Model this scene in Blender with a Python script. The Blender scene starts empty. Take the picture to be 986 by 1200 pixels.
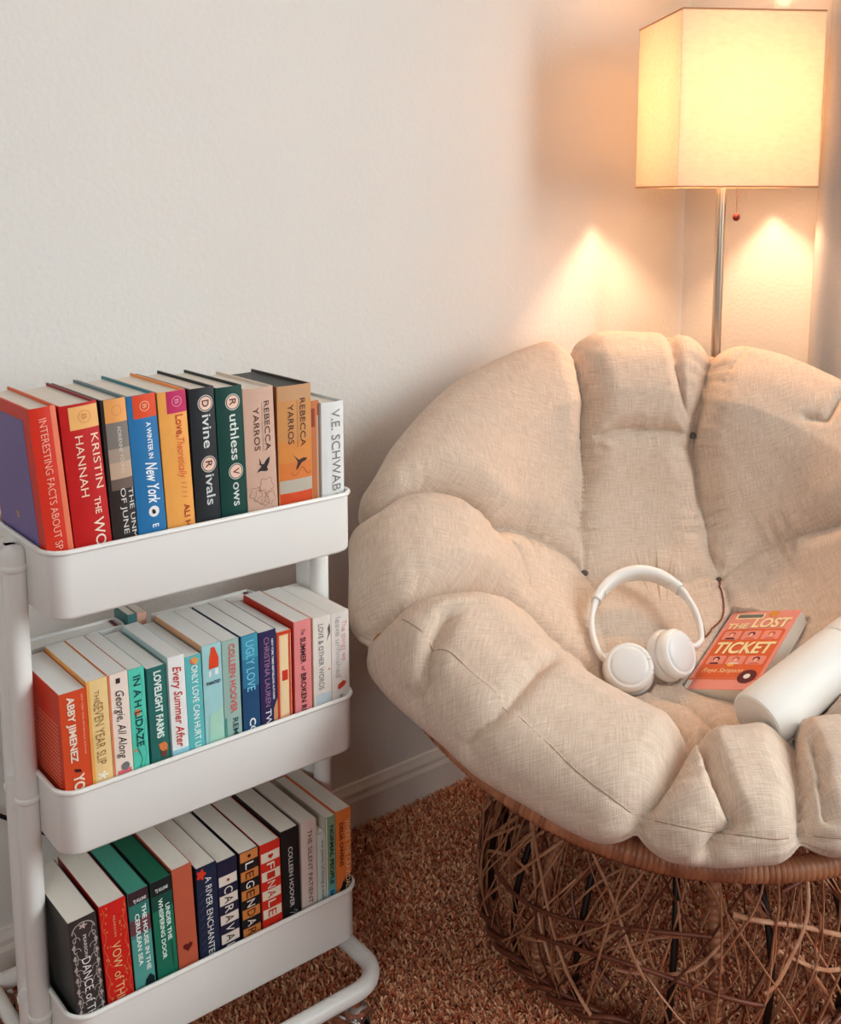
import bpy, math, random
import numpy as np
from mathutils import Vector, Matrix, noise

random.seed(7); RNG = np.random.default_rng(7)
SC = bpy.context.scene
COL = SC.collection
PI = math.pi

# ------------------------------------------------------------------ camera
CAMH = 1.18
cd = bpy.data.cameras.new('camera')
cam = bpy.data.objects.new('camera', cd); COL.objects.link(cam)
cam.location = (0, 0, CAMH)
cam.rotation_euler = (math.radians(90) - math.atan(190/1280), 0, math.radians(50.5 - 90))
cd.sensor_fit = 'HORIZONTAL'; cd.sensor_width = 36; cd.lens = 36*1280/986
cd.shift_x = -17/986; cd.shift_y = -182/986
cd.clip_start = .02
SC.camera = cam
# ------------------------------------------------------------------ view, world, light
SC.view_settings.view_transform = 'Standard'; SC.view_settings.look = 'None'
SC.view_settings.exposure = 0.14; SC.view_settings.gamma = 1
w = bpy.data.worlds.new('world'); SC.world = w; w.use_nodes = True
w.node_tree.nodes['Background'].inputs[0].default_value = (.85, .93, 1, 1)
w.node_tree.nodes['Background'].inputs[1].default_value = 1.0
def area(name, loc, target, sx, sy, power, col):
    l = bpy.data.lights.new(name, 'AREA'); l.shape = 'RECTANGLE'; l.size = sx; l.size_y = sy
    l.energy = power; l.color = col
    o = bpy.data.objects.new(name, l); COL.objects.link(o); o.location = loc
    d = Vector(target) - Vector(loc)
    o.rotation_euler = d.to_track_quat('-Z', 'Y').to_euler(); return o
# daylight of the big window in the right-hand wall plus an added, unseen fill light behind the camera
area('added_back_fill', (-1.90, -1.45, 1.65), (.9, 1.3, .8), 1.0, 1.2, 30, (.90, .975, .985))
area('window_daylight', (1.99, -.62, 1.45), (0.6, -.25, 1.2), 1.5, 1.3, 62, (.90, .975, .985))
BULB_Z = 1.345; LAMP = (1.772, 1.285)
LAMP_W = 7.0

# ------------------------------------------------------------------ materials
def lin(c):
    return tuple(((v/255)/12.92 if v/255 <= .04045 else ((v/255+.055)/1.055)**2.4) for v in c)
MATS = {}
def mat(name, rgb, rough=.55, bump=0, bscale=200, metal=0, var=0, vscale=30, spec=.3, trans=0, coat=0):
    if name in MATS: return MATS[name]
    m = bpy.data.materials.new(name); m.use_nodes = True; nt = m.node_tree; N = nt.nodes; L = nt.links
    b = N['Principled BSDF']; c = lin(rgb)
    b.inputs['Base Color'].default_value = (*c, 1); b.inputs['Roughness'].default_value = rough
    b.inputs['Metallic'].default_value = metal; b.inputs['Specular IOR Level'].default_value = spec
    if coat: b.inputs['Coat Weight'].default_value = coat
    tc = N.new('ShaderNodeTexCoord')
    if var:
        n = N.new('ShaderNodeTexNoise'); n.inputs['Scale'].default_value = vscale; n.inputs['Detail'].default_value = 4
        L.new(tc.outputs['Object'], n.inputs['Vector'])
        r = N.new('ShaderNodeMix'); r.data_type = 'RGBA'
        L.new(n.outputs['Fac'], r.inputs['Factor'])
        r.inputs['A'].default_value = (*[v*(1-var) for v in c], 1); r.inputs['B'].default_value = (*[min(1, v*(1+var)) for v in c], 1)
        L.new(r.outputs['Result'], b.inputs['Base Color'])
    if bump:
        n = N.new('ShaderNodeTexNoise'); n.inputs['Scale'].default_value = bscale; n.inputs['Detail'].default_value = 3
        L.new(tc.outputs['Object'], n.inputs['Vector'])
        u = N.new('ShaderNodeBump'); u.inputs['Strength'].default_value = bump; u.inputs['Distance'].default_value = .002
        L.new(n.outputs['Fac'], u.inputs['Height']); L.new(u.outputs['Normal'], b.inputs['Normal'])
    MATS[name] = m; return m
def cmat(rgb, rough=.42):
    """printed card / ink of one colour"""
    return mat('print_%d_%d_%d' % tuple(rgb), rgb, rough, var=.06, vscale=60)

WHITE = mat('white_powder_coat', (238, 236, 232), .38, spec=.45)
WALL = mat('wall_paint', (228, 224, 219), .8, bump=.55, bscale=130)
FARWALL = mat('far_wall_paint', (104, 90, 82), .85, bump=.4, bscale=130)
TRIM = mat('trim_paint', (232, 224, 216), .45)
CEIL = mat('ceiling_paint', (216, 210, 204), .9, bump=.5, bscale=90)
PAGES = mat('book_pages', (232, 224, 212), .85, bump=.3, bscale=900, var=.05, vscale=400)
PAGES_W = mat('book_pages_white', (236, 234, 230), .85, bump=.3, bscale=900, var=.04, vscale=400)
CHROME = mat('chrome', (215, 215, 215), .15, metal=1)
BLACKP = mat('black_plastic', (22, 22, 24), .4)
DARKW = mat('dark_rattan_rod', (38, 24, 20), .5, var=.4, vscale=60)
PLASTIC_W = mat('white_plastic', (236, 234, 231), .35, spec=.5)
PLASTIC_G = mat('light_grey_plastic', (214, 212, 210), .4)
PADW = mat('ear_pad_leatherette', (224, 218, 212), .6, bump=.2, bscale=300)
NICKEL = mat('brushed_nickel', (190, 176, 160), .32, metal=1)

def wicker(name, c1, c2):
    m = bpy.data.materials.new(name); m.use_nodes = True; nt = m.node_tree; N = nt.nodes; L = nt.links
    b = N['Principled BSDF']; b.inputs['Roughness'].default_value = .42
    tc = N.new('ShaderNodeTexCoord'); n = N.new('ShaderNodeTexNoise'); n.inputs['Scale'].default_value = 35
    n.inputs['Detail'].default_value = 6; L.new(tc.outputs['Object'], n.inputs['Vector'])
    g = N.new('ShaderNodeNewGeometry'); a = N.new('ShaderNodeMath'); a.operation = 'MULTIPLY_ADD'
    L.new(g.outputs['Random Per Island'], a.inputs[0]); a.inputs[1].default_value = .5; L.new(n.outputs['Fac'], a.inputs[2])
    s = N.new('ShaderNodeMath'); s.operation = 'SUBTRACT'; L.new(a.outputs[0], s.inputs[0]); s.inputs[1].default_value = .25
    r = N.new('ShaderNodeMix'); r.data_type = 'RGBA'; L.new(s.outputs[0], r.inputs['Factor'])
    r.inputs['A'].default_value = (*lin(c1), 1); r.inputs['B'].default_value = (*lin(c2), 1)
    L.new(r.outputs['Result'], b.inputs['Base Color'])
    return m
WICK = wicker('rattan_peel', (170, 96, 62), (240, 192, 152))
WICKR = wicker('rattan_rim', (120, 60, 40), (206, 146, 106))
WICKD = wicker('rattan_cane', (84, 36, 26), (150, 84, 56))

def fabric():
    m = bpy.data.materials.new('beige_linen'); m.use_nodes = True; nt = m.node_tree; N = nt.nodes; L = nt.links
    b = N['Principled BSDF']; b.inputs['Roughness'].default_value = .9; b.inputs['Specular IOR Level'].default_value = .15
    b.inputs['Sheen Weight'].default_value = .15
    uv = N.new('ShaderNodeUVMap'); uv.uv_map = 'UVMap'
    outs = []
    for sc in ((130, 7), (7, 130)):
        mp = N.new('ShaderNodeMapping'); L.new(uv.outputs[0], mp.inputs[0]); mp.inputs['Scale'].default_value = (sc[0], sc[1], 1)
        n = N.new('ShaderNodeTexNoise'); n.inputs['Scale'].default_value = 4; n.inputs['Detail'].default_value = 5
        n.inputs['Roughness'].default_value = .65
        L.new(mp.outputs[0], n.inputs['Vector']); outs.append(n)
    ad = N.new('ShaderNodeMath'); ad.operation = 'ADD'; L.new(outs[0].outputs['Fac'], ad.inputs[0]); L.new(outs[1].outputs['Fac'], ad.inputs[1])
    mr = N.new('ShaderNodeMapRange'); L.new(ad.outputs[0], mr.inputs['Value'])
    mr.inputs['From Min'].default_value = .78; mr.inputs['From Max'].default_value = 1.25
    r = N.new('ShaderNodeMix'); r.data_type = 'RGBA'; L.new(mr.outputs[0], r.inputs['Factor'])
    r.inputs['A'].default_value = (*lin((198, 174, 153)), 1); r.inputs['B'].default_value = (*lin((229, 209, 192)), 1)
    L.new(r.outputs['Result'], b.inputs['Base Color'])
    wv = []
    for d in ('X', 'Y'):
        q = N.new('ShaderNodeTexWave'); q.bands_direction = d; q.inputs['Scale'].default_value = 170
        q.inputs['Distortion'].default_value = 1.5; L.new(uv.outputs[0], q.inputs['Vector']); wv.append(q)
    a2 = N.new('ShaderNodeMath'); a2.operation = 'ADD'; L.new(wv[0].outputs['Fac'], a2.inputs[0]); L.new(wv[1].outputs['Fac'], a2.inputs[1])
    a3 = N.new('ShaderNodeMath'); a3.operation = 'MULTIPLY_ADD'; L.new(a2.outputs[0], a3.inputs[0]); a3.inputs[1].default_value = .25; L.new(ad.outputs[0], a3.inputs[2])
    u = N.new('ShaderNodeBump'); u.inputs['Strength'].default_value = .35; u.inputs['Distance'].default_value = .0015
    L.new(a3.outputs[0], u.inputs['Height']); L.new(u.outputs['Normal'], b.inputs['Normal'])
    return m
LINEN = fabric()

def carpet_mat(name, c1, c2):
    m = bpy.data.materials.new(name); m.use_nodes = True; nt = m.node_tree; N = nt.nodes; L = nt.links
    b = N['Principled BSDF']; b.inputs['Roughness'].default_value = .95; b.inputs['Specular IOR Level'].default_value = .1
    g = N.new('ShaderNodeNewGeometry'); r = N.new('ShaderNodeMix'); r.data_type = 'RGBA'
    L.new(g.outputs['Random Per Island'], r.inputs['Factor'])
    r.inputs['A'].default_value = (*lin(c1), 1); r.inputs['B'].default_value = (*lin(c2), 1)
    L.new(r.outputs['Result'], b.inputs['Base Color']); return m
PILE = carpet_mat('carpet_yarn', (186, 80, 50), (255, 204, 160))
UNDER = mat('carpet_backing', (132, 58, 40), .95, bump=1, bscale=400, var=.3, vscale=200)

def shade_mat():
    m = bpy.data.materials.new('shade_linen'); m.use_nodes = True; nt = m.node_tree; N = nt.nodes; L = nt.links
    N.remove(N['Principled BSDF']); out = N['Material Output']
    tc = N.new('ShaderNodeTexCoord'); mp = N.new('ShaderNodeMapping'); mp.inputs['Scale'].default_value = (1, 1, 2.5)
    L.new(tc.outputs['Object'], mp.inputs[0])
    n = N.new('ShaderNodeTexNoise'); n.inputs['Scale'].default_value = 60; n.inputs['Detail'].default_value = 6; L.new(mp.outputs[0], n.inputs['Vector'])
    r = N.new('ShaderNodeMix'); r.data_type = 'RGBA'; L.new(n.outputs['Fac'], r.inputs['Factor'])
    r.inputs['A'].default_value = (*lin((220, 204, 182)), 1); r.inputs['B'].default_value = (*lin((240, 228, 210)), 1)
    d = N.new('ShaderNodeBsdfDiffuse'); t = N.new('ShaderNodeBsdfTranslucent')
    L.new(r.outputs['Result'], d.inputs['Color']); L.new(r.outputs['Result'], t.inputs['Color'])
    mx = N.new('ShaderNodeMixShader'); mx.inputs[0].default_value = .34
    L.new(d.outputs[0], mx.inputs[1]); L.new(t.outputs[0], mx.inputs[2]); L.new(mx.outputs[0], out.inputs['Surface'])
    return m
SHADE = shade_mat()
def curtain_mat():
    m = bpy.data.materials.new('curtain_voile'); m.use_nodes = True; nt = m.node_tree; N = nt.nodes; L = nt.links
    N.remove(N['Principled BSDF']); out = N['Material Output']
    d = N.new('ShaderNodeBsdfDiffuse'); t = N.new('ShaderNodeBsdfTranslucent')
    tc = N.new('ShaderNodeTexCoord'); n = N.new('ShaderNodeTexNoise'); n.inputs['Scale'].default_value = 400; L.new(tc.outputs['Object'], n.inputs['Vector'])
    r = N.new('ShaderNodeMix'); r.data_type = 'RGBA'; L.new(n.outputs['Fac'], r.inputs['Factor'])
    r.inputs['A'].default_value = (*lin((205, 202, 200)), 1); r.inputs['B'].default_value = (*lin((228, 226, 224)), 1)
    L.new(r.outputs['Result'], d.inputs['Color']); L.new(r.outputs['Result'], t.inputs['Color'])
    mx = N.new('ShaderNodeMixShader'); mx.inputs[0].default_value = .25
    L.new(d.outputs[0], mx.inputs[1]); L.new(t.outputs[0], mx.inputs[2]); L.new(mx.outputs[0], out.inputs['Surface'])
    return m
CURT = curtain_mat()
def emis(name, col, s):
    m = bpy.data.materials.new(name); m.use_nodes = True; b = m.node_tree.nodes['Principled BSDF']
    b.inputs['Base Color'].default_value = (*col, 1)
    b.inputs['Emission Color'].default_value = (*col, 1); b.inputs['Emission Strength'].default_value = s; return m

# ------------------------------------------------------------------ mesh helpers
class MB:
    def __init__(s): s.v = []; s.f = []
    def add(s, v, f):
        o = len(s.v); s.v += [tuple(p) for p in v]; s.f += [tuple(i+o for i in q) for q in f]; return s
    def box(s, x0, x1, y0, y1, z0, z1, c=0):
        if c <= 0:
            return s.add([(x0,y0,z0),(x1,y0,z0),(x1,y1,z0),(x0,y1,z0),(x0,y0,z1),(x1,y0,z1),(x1,y1,z1),(x0,y1,z1)],
                         [(0,3,2,1),(4,5,6,7),(0,1,5,4),(1,2,6,5),(2,3,7,6),(3,0,4,7)])
        # chamfered box : convex hull of 24 points laid by hand
        V = []
        for z, i in ((z0, c), (z0+c, 0), (z1-c, 0), (z1, c)):
            V += [(x0+i+c*(1 if i == 0 else .4), y0+i, z), (x1-i-c*(1 if i == 0 else .4), y0+i, z), (x1-i, y0+i+c, z), (x1-i, y1-i-c, z),
                  (x1-i-c, y1-i, z), (x0+i+c, y1-i, z), (x0+i, y1-i-c, z), (x0+i, y0+i+c, z)]
        F = [tuple(range(7, -1, -1)), tuple(range(24, 32))]
        for k in range(3):
            for j in range(8):
                F.append((k*8+j, k*8+(j+1) % 8, k*8+8+(j+1) % 8, k*8+8+j))
        return s.add(V, F)
    def tube(s, pts, r, n=10, closed=False, cap=True, flat=1.0):
        pts = [Vector(p) for p in pts]; m = len(pts)
        rr = r if hasattr(r, '__len__') else [r]*m
        V = []; prev = None
        for i, p in enumerate(pts):
            if closed: t = pts[(i+1) % m] - pts[i-1]
            else: t = pts[min(i+1, m-1)] - pts[max(i-1, 0)]
            t = t.normalized() if t.length > 1e-9 else Vector((0, 0, 1))
            if prev is None:
                u = t.orthogonal().normalized()
            else:
                u = prev - t*prev.dot(t); u = u.normalized() if u.length > 1e-6 else t.orthogonal().normalized()
            prev = u; q = t.cross(u)
            for k in range(n):
                a = 2*PI*k/n; V.append(p + (u*math.cos(a) + q*math.sin(a)*flat)*rr[i])
        F = []
        for i in range(m if closed else m-1):
            for k in range(n):
                j = (i+1) % m
                F.append((i*n+k, i*n+(k+1) % n, j*n+(k+1) % n, j*n+k))
        if cap and not closed:
            F.append(tuple(range(n-1, -1, -1))); F.append(tuple((m-1)*n+k for k in range(n)))
        return s.add(V, F)
    def lathe(s, prof, n=32, M=None):
        V = []; F = []
        for (r, z) in prof:
            for k in range(n):
                a = 2*PI*k/n; V.append(Vector((max(r, 1e-5)*math.cos(a), max(r, 1e-5)*math.sin(a), z)))
        for i in range(len(prof)-1):
            for k in range(n):
                F.append((i*n+k, i*n+(k+1) % n, (i+1)*n+(k+1) % n, (i+1)*n+k))
        F.append(tuple(range(n-1, -1, -1))); F.append(tuple((len(prof)-1)*n+k for k in range(n)))
        if M: V = [M @ v for v in V]
        return s.add(V, F)
    def strip(s, rows, closed=False):
        """grid of rows of points"""
        n = len(rows[0]); V = [p for r in rows for p in r]; F = []
        for i in range(len(rows)-1):
            for k in range(n if closed else n-1):
                F.append((i*n+k, i*n+(k+1) % n, (i+1)*n+(k+1) % n, (i+1)*n+k))
        return s.add(V, F)
    def xf(s, M):
        s.v = [tuple(M @ Vector(p)) for p in s.v]; return s
    def build(s, name, m, parent=None, smooth=None, loc=None):
        me = bpy.data.meshes.new(name); me.from_pydata(s.v, [], s.f); me.update()
        import bmesh
        bm = bmesh.new(); bm.from_mesh(me); bmesh.ops.recalc_face_normals(bm, faces=bm.faces); bm.to_mesh(me); bm.free()
        if m: me.materials.append(m)
        if smooth is not None:
            me.shade_smooth()
            if smooth < 170: me.set_sharp_from_angle(angle=math.radians(smooth))
        o = bpy.data.objects.new(name, me); COL.objects.link(o)
        if parent is not None: o.parent = parent
        if loc is not None: o.location = loc
        return o
def tag(o, label=None, cat=None, group=None, kind=None):
    for k, v in (('label', label), ('category', cat), ('group', group), ('kind', kind)):
        if v: o[k] = v
    return o
def empty(name, loc=(0,0,0), rot=(0,0,0), label=None, cat=None, group=None):
    o = bpy.data.objects.new(name, None); o.empty_display_size = .05; COL.objects.link(o)
    o.location = loc; o.rotation_euler = rot; return tag(o, label, cat, group)
def np_mesh(name, V, F, m, parent=None, smooth=True, uv=None):
    me = bpy.data.meshes.new(name); nf, k = F.shape
    me.vertices.add(len(V)); me.vertices.foreach_set('co', V.astype(np.float32).ravel())
    me.loops.add(nf*k); me.loops.foreach_set('vertex_index', F.astype(np.int32).ravel())
    me.polygons.add(nf); me.polygons.foreach_set('loop_start', np.arange(0, nf*k, k, dtype=np.int32))
    me.polygons.foreach_set('loop_total', np.full(nf, k, np.int32))
    if smooth: me.polygons.foreach_set('use_smooth', np.ones(nf, bool))
    me.update(calc_edges=True)
    if uv is not None:
        l = me.uv_layers.new(name='UVMap'); l.data.foreach_set('uv', uv[F.ravel()].astype(np.float32).ravel())
    me.materials.append(m); me.validate()
    o = bpy.data.objects.new(name, me); COL.objects.link(o)
    if parent is not None: o.parent = parent
    return o

# ------------------------------------------------------------------ room
WY, WX, ZC = 1.565, 2.023, 2.45
XB, YB = -2.2, -2.3
tag(MB().box(XB, WX, WY, WY+.1, -.02, ZC).build('wall_left', WALL), kind='structure')
wr = MB()
wr.box(WX, WX+.12, .2, WY+.1, -.02, ZC).box(WX, WX+.12, YB, -1.45, -.02, ZC).box(WX, WX+.12, -1.45, .2, -.02, .75).box(WX, WX+.12, -1.45, .2, 2.15, ZC)
tag(wr.build('wall_right', WALL), kind='structure')
tag(MB().box(XB-.1, XB, YB, WY+.1, -.02, ZC).build('wall_back', FARWALL), kind='structure')
tag(MB().box(XB-.1, WX+.12, YB-.1, YB, -.02, ZC).build('wall_front', FARWALL), kind='structure')
tag(MB().box(XB-.1, WX+.12, YB-.1, WY+.1, ZC, ZC+.05).build('ceiling', CEIL), kind='structure')
fl = tag(MB().box(XB-.1, WX+.12, YB-.1, WY+.1, -.06, 0).build('floor', UNDER), kind='structure')
win = MB()
for y0, y1, z0, z1 in ((-1.45, -1.41, .75, 2.15), (.16, .2, .75, 2.15), (-1.45, .2, .75, .79), (-1.45, .2, 2.11, 2.15), (-.645, -.605, .75, 2.15)):
    win.box(WX+.02, WX+.08, y0, y1, z0, z1)
w1 = tag(win.build('window_1', TRIM), kind='structure')
GLASS = mat('window_glass', (240, 246, 246), .02); GLASS.node_tree.nodes['Principled BSDF'].inputs['Transmission Weight'].default_value = 1
for y0, y1 in ((-1.41, -.645), (-.605, .16)): MB().box(WX+.048, WX+.052, y0, y1, .79, 2.11).build('pane', GLASS, w1)
def baseboard(name, horizontal):
    # profile: depth, height
    pr = [(0, .0), (.013, .0), (.013, .062), (.010, .070), (.010, .078), (.006, .086), (.004, .092), (0, .094)]
    mb = MB()
    if horizontal: rows = [[(XB, WY-d, z) for d, z in pr], [(WX, WY-d, z) for d, z in pr]]
    else: rows = [[(WX-d, WY, z) for d, z in pr], [(WX-d, YB, z) for d, z in pr]]
    mb.strip(rows, closed=True)
    tag(mb.build(name, TRIM), kind='structure')
baseboard('baseboard_left', True); baseboard('baseboard_right', False)

# carpet pile : short yarn tufts over the part of the floor the frame can see
def carpet():
    n = 230000
    x = RNG.uniform(.25, 2.0, n); y = RNG.uniform(.45, WY-.014, n)
    keep = (x*.636+y*.772 > .9); x, y = x[keep], y[keep]; n = len(x)
    a = RNG.uniform(0, 2*PI, n); L = RNG.uniform(.010, .018, n); lean = RNG.uniform(.2, .9, n)
    clump = np.sin(x*55+np.sin(y*41)*2)*np.sin(y*60+np.sin(x*37)*2)*1.2
    la = RNG.uniform(0, 2*PI, n)+clump
    w_ = RNG.uniform(.0010, .0019, n)
    dx, dy = np.cos(a)*w_, np.sin(a)*w_
    lx, ly = np.cos(la)*np.sin(lean)*L, np.sin(la)*np.sin(lean)*L; lz = np.cos(lean)*L
    z0 = np.zeros(n)
    P = [np.c_[x-dx, y-dy, z0], np.c_[x+dx, y+dy, z0],
         np.c_[x+dx*1.2+lx*.4, y+dy*1.2+ly*.4, lz*.65], np.c_[x-dx*1.2+lx*.4, y-dy*1.2+ly*.4, lz*.65],
         np.c_[x+dx*.8+lx, y+dy*.8+ly, lz], np.c_[x-dx*.8+lx, y-dy*.8+ly, lz]]
    V = np.stack(P, 1).reshape(-1, 3); V[:, 1] = np.minimum(V[:, 1], WY-.0135)
    b = np.arange(n)*6
    F = np.concatenate([np.c_[b, b+1, b+2, b+3], np.c_[b+3, b+2, b+4, b+5]])
    o = np_mesh('carpet_pile', V, F, PILE, smooth=True)
    tag(o, 'shaggy terracotta beige carpet pile covering the floor', 'carpet', kind='stuff')
carpet()

# curtain at the right edge
def curtain():
    mb = MB(); rows = []
    for i in range(30):
        z = .03 + 2.25*i/29; row = []
        for k in range(90):
            u = k/89; yy = 1.185 - u*.75 + (.012*math.sin(z*2.2) if k < 20 else 0)
            d = .05 + .065*min(1, u/.3) + .02*math.sin(u*44 + .3*math.sin(z*1.7)) + .012*math.sin(u*17+z)
            if k == 0: d = .02
            row.append((WX-d-.004, yy, z))
        rows.append(row)
    mb.strip(rows)
    o = mb.build('curtain', CURT, smooth=60)
    md = o.modifiers.new('t', 'SOLIDIFY'); md.thickness = .0015
    e = empty('window_curtain', (WX-.05, .8, .03), label='pale grey white curtain hanging on the right wall at the photo edge', cat='curtain')
    o.name = 'curtain_panel'; o.parent = e; o.matrix_parent_inverse = Matrix.Translation((-(WX-.05), -.8, -.03))
    r = MB().tube([(WX-.10, -1.6, 2.3), (WX-.10, 1.25, 2.3)], .012, 12).tube([(WX-.10, 1.22, 2.3), (WX, 1.22, 2.3)], .006, 8)
    q = r.build('curtain_rod', NICKEL, e, smooth=60); q.matrix_parent_inverse = o.matrix_parent_inverse
curtain()

# power cable on the wall behind the trolley
def cable():
    pts = []
    for i in range(40):
        t = i/39; x = .30 + .45*t
        pts.append((x, WY-.021, max(.11, .44-1.03*(x-.30)-.012*math.sin(t*9))))
    mb = MB().tube(pts, .0035, 8)
    tag(mb.build('power_cable', BLACKP, smooth=60), 'thin black cable sloping along the wall behind the white trolley', 'cable')
cable()

# ------------------------------------------------------------------ floor lamp
def lamp():
    lx, ly = LAMP
    e = empty('floor_lamp', (lx, ly, 0), label='lit floor lamp with square linen shade in the room corner', cat='lamp')
    MB().lathe([(.02, .004), (.115, .004), (.118, .010), (.112, .022), (.03, .028), (.012, .04)], 40).build('base', NICKEL, e, smooth=40)
    MB().tube([(0, 0, .03), (0, 0, 1.20)], .0095, 20).tube([(0, 0, 1.20), (0, 0, 1.265)], .006, 12).build('pole', NICKEL, e, smooth=60)
    MB().lathe([(.008, 1.262), (.019, 1.266), (.020, 1.30), (.016, 1.306)], 20).build('socket', NICKEL, e, smooth=40)
    MB().lathe([(.010, 1.306), (.014, 1.315), (.028, 1.335), (.0305, 1.35), (.026, 1.368), (.014, 1.379), (.001, 1.382)], 24).build('bulb', emis('bulb_glow', (1.0, .62, .36), LAMP_W*60), e, smooth=80)
    ang = math.radians(56.5-90); W = .131; z0, z1 = 1.194, 1.502
    sh = bpy.data.objects.new('lamp_shade', None)
    mb = MB(); t = .0012
    co = [(-W, -W), (W, -W), (W, W), (-W, W)]
    ci = [(x*(1-t/W), y*(1-t/W)) for x, y in co]
    V = [(x, y, z0) for x, y in co]+[(x, y, z1) for x, y in co]+[(x, y, z0) for x, y in ci]+[(x, y, z1) for x, y in ci]
    F = []
    for k in range(4):
        j = (k+1) % 4
        F += [(k, j, 4+j, 4+k), (8+j, 8+k, 12+k, 12+j), (k, 8+k, 8+j, j), (4+k, 4+j, 12+j, 12+k)]
    mb.add(V, F); s = mb.build('lamp_shade', SHADE, e); s.rotation_euler = (0, 0, ang)
    for z in (z0, z1):
        tr = MB()
        for k in range(4):
            a, b = co[k], co[(k+1) % 4]
            tr.tube([(a[0], a[1], z), (b[0], b[1], z)], .0016, 6)
        tr.build('shade_trim', mat('shade_trim', (196, 150, 112), .7), s, smooth=60)
    sp = MB()
    for k in range(4): sp.tube([(0, 0, 1.39), (co[k][0]*.99, co[k][1]*.99, 1.47)], .0012, 6)
    sp.tube([(0, 0, 1.306), (.034, 0, 1.33), (.036, 0, 1.37), (0, 0, 1.392)], .0012, 6).tube([(0, 0, 1.306), (-.034, 0, 1.33), (-.036, 0, 1.37), (0, 0, 1.392)], .0012, 6)
    sp.build('shade_spider', NICKEL, s, smooth=60)
    # pull chain
    cx, cy = .022, -.020; ch = MB()
    for i in range(42):
        z = 1.27 - i*.0031
        M = Matrix.Translation((cx*(1+.1*0), cy, z)); ch.lathe([(.0002, -.0012), (.0011, -.0005), (.0011, .0005), (.0002, .0012)], 6, M)
    ch.tube([(0, 0, 1.275), (cx, cy, 1.272)], .002, 8)
    c = ch.build('pull_chain', mat('brass_chain', (150, 96, 60), .35, metal=1), e, smooth=60)
    M = Matrix.Translation((cx, cy, 1.137))
    MB().lathe([(.001, -.0075), (.004, -.0068), (.0068, -.003), (.0072, .001), (.006, .005), (.003, .0072), (.001, .0076)], 16, M).build('pull_knob', mat('dark_red_wood', (96, 22, 18), .35), c, smooth=60)
lamp()

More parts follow.
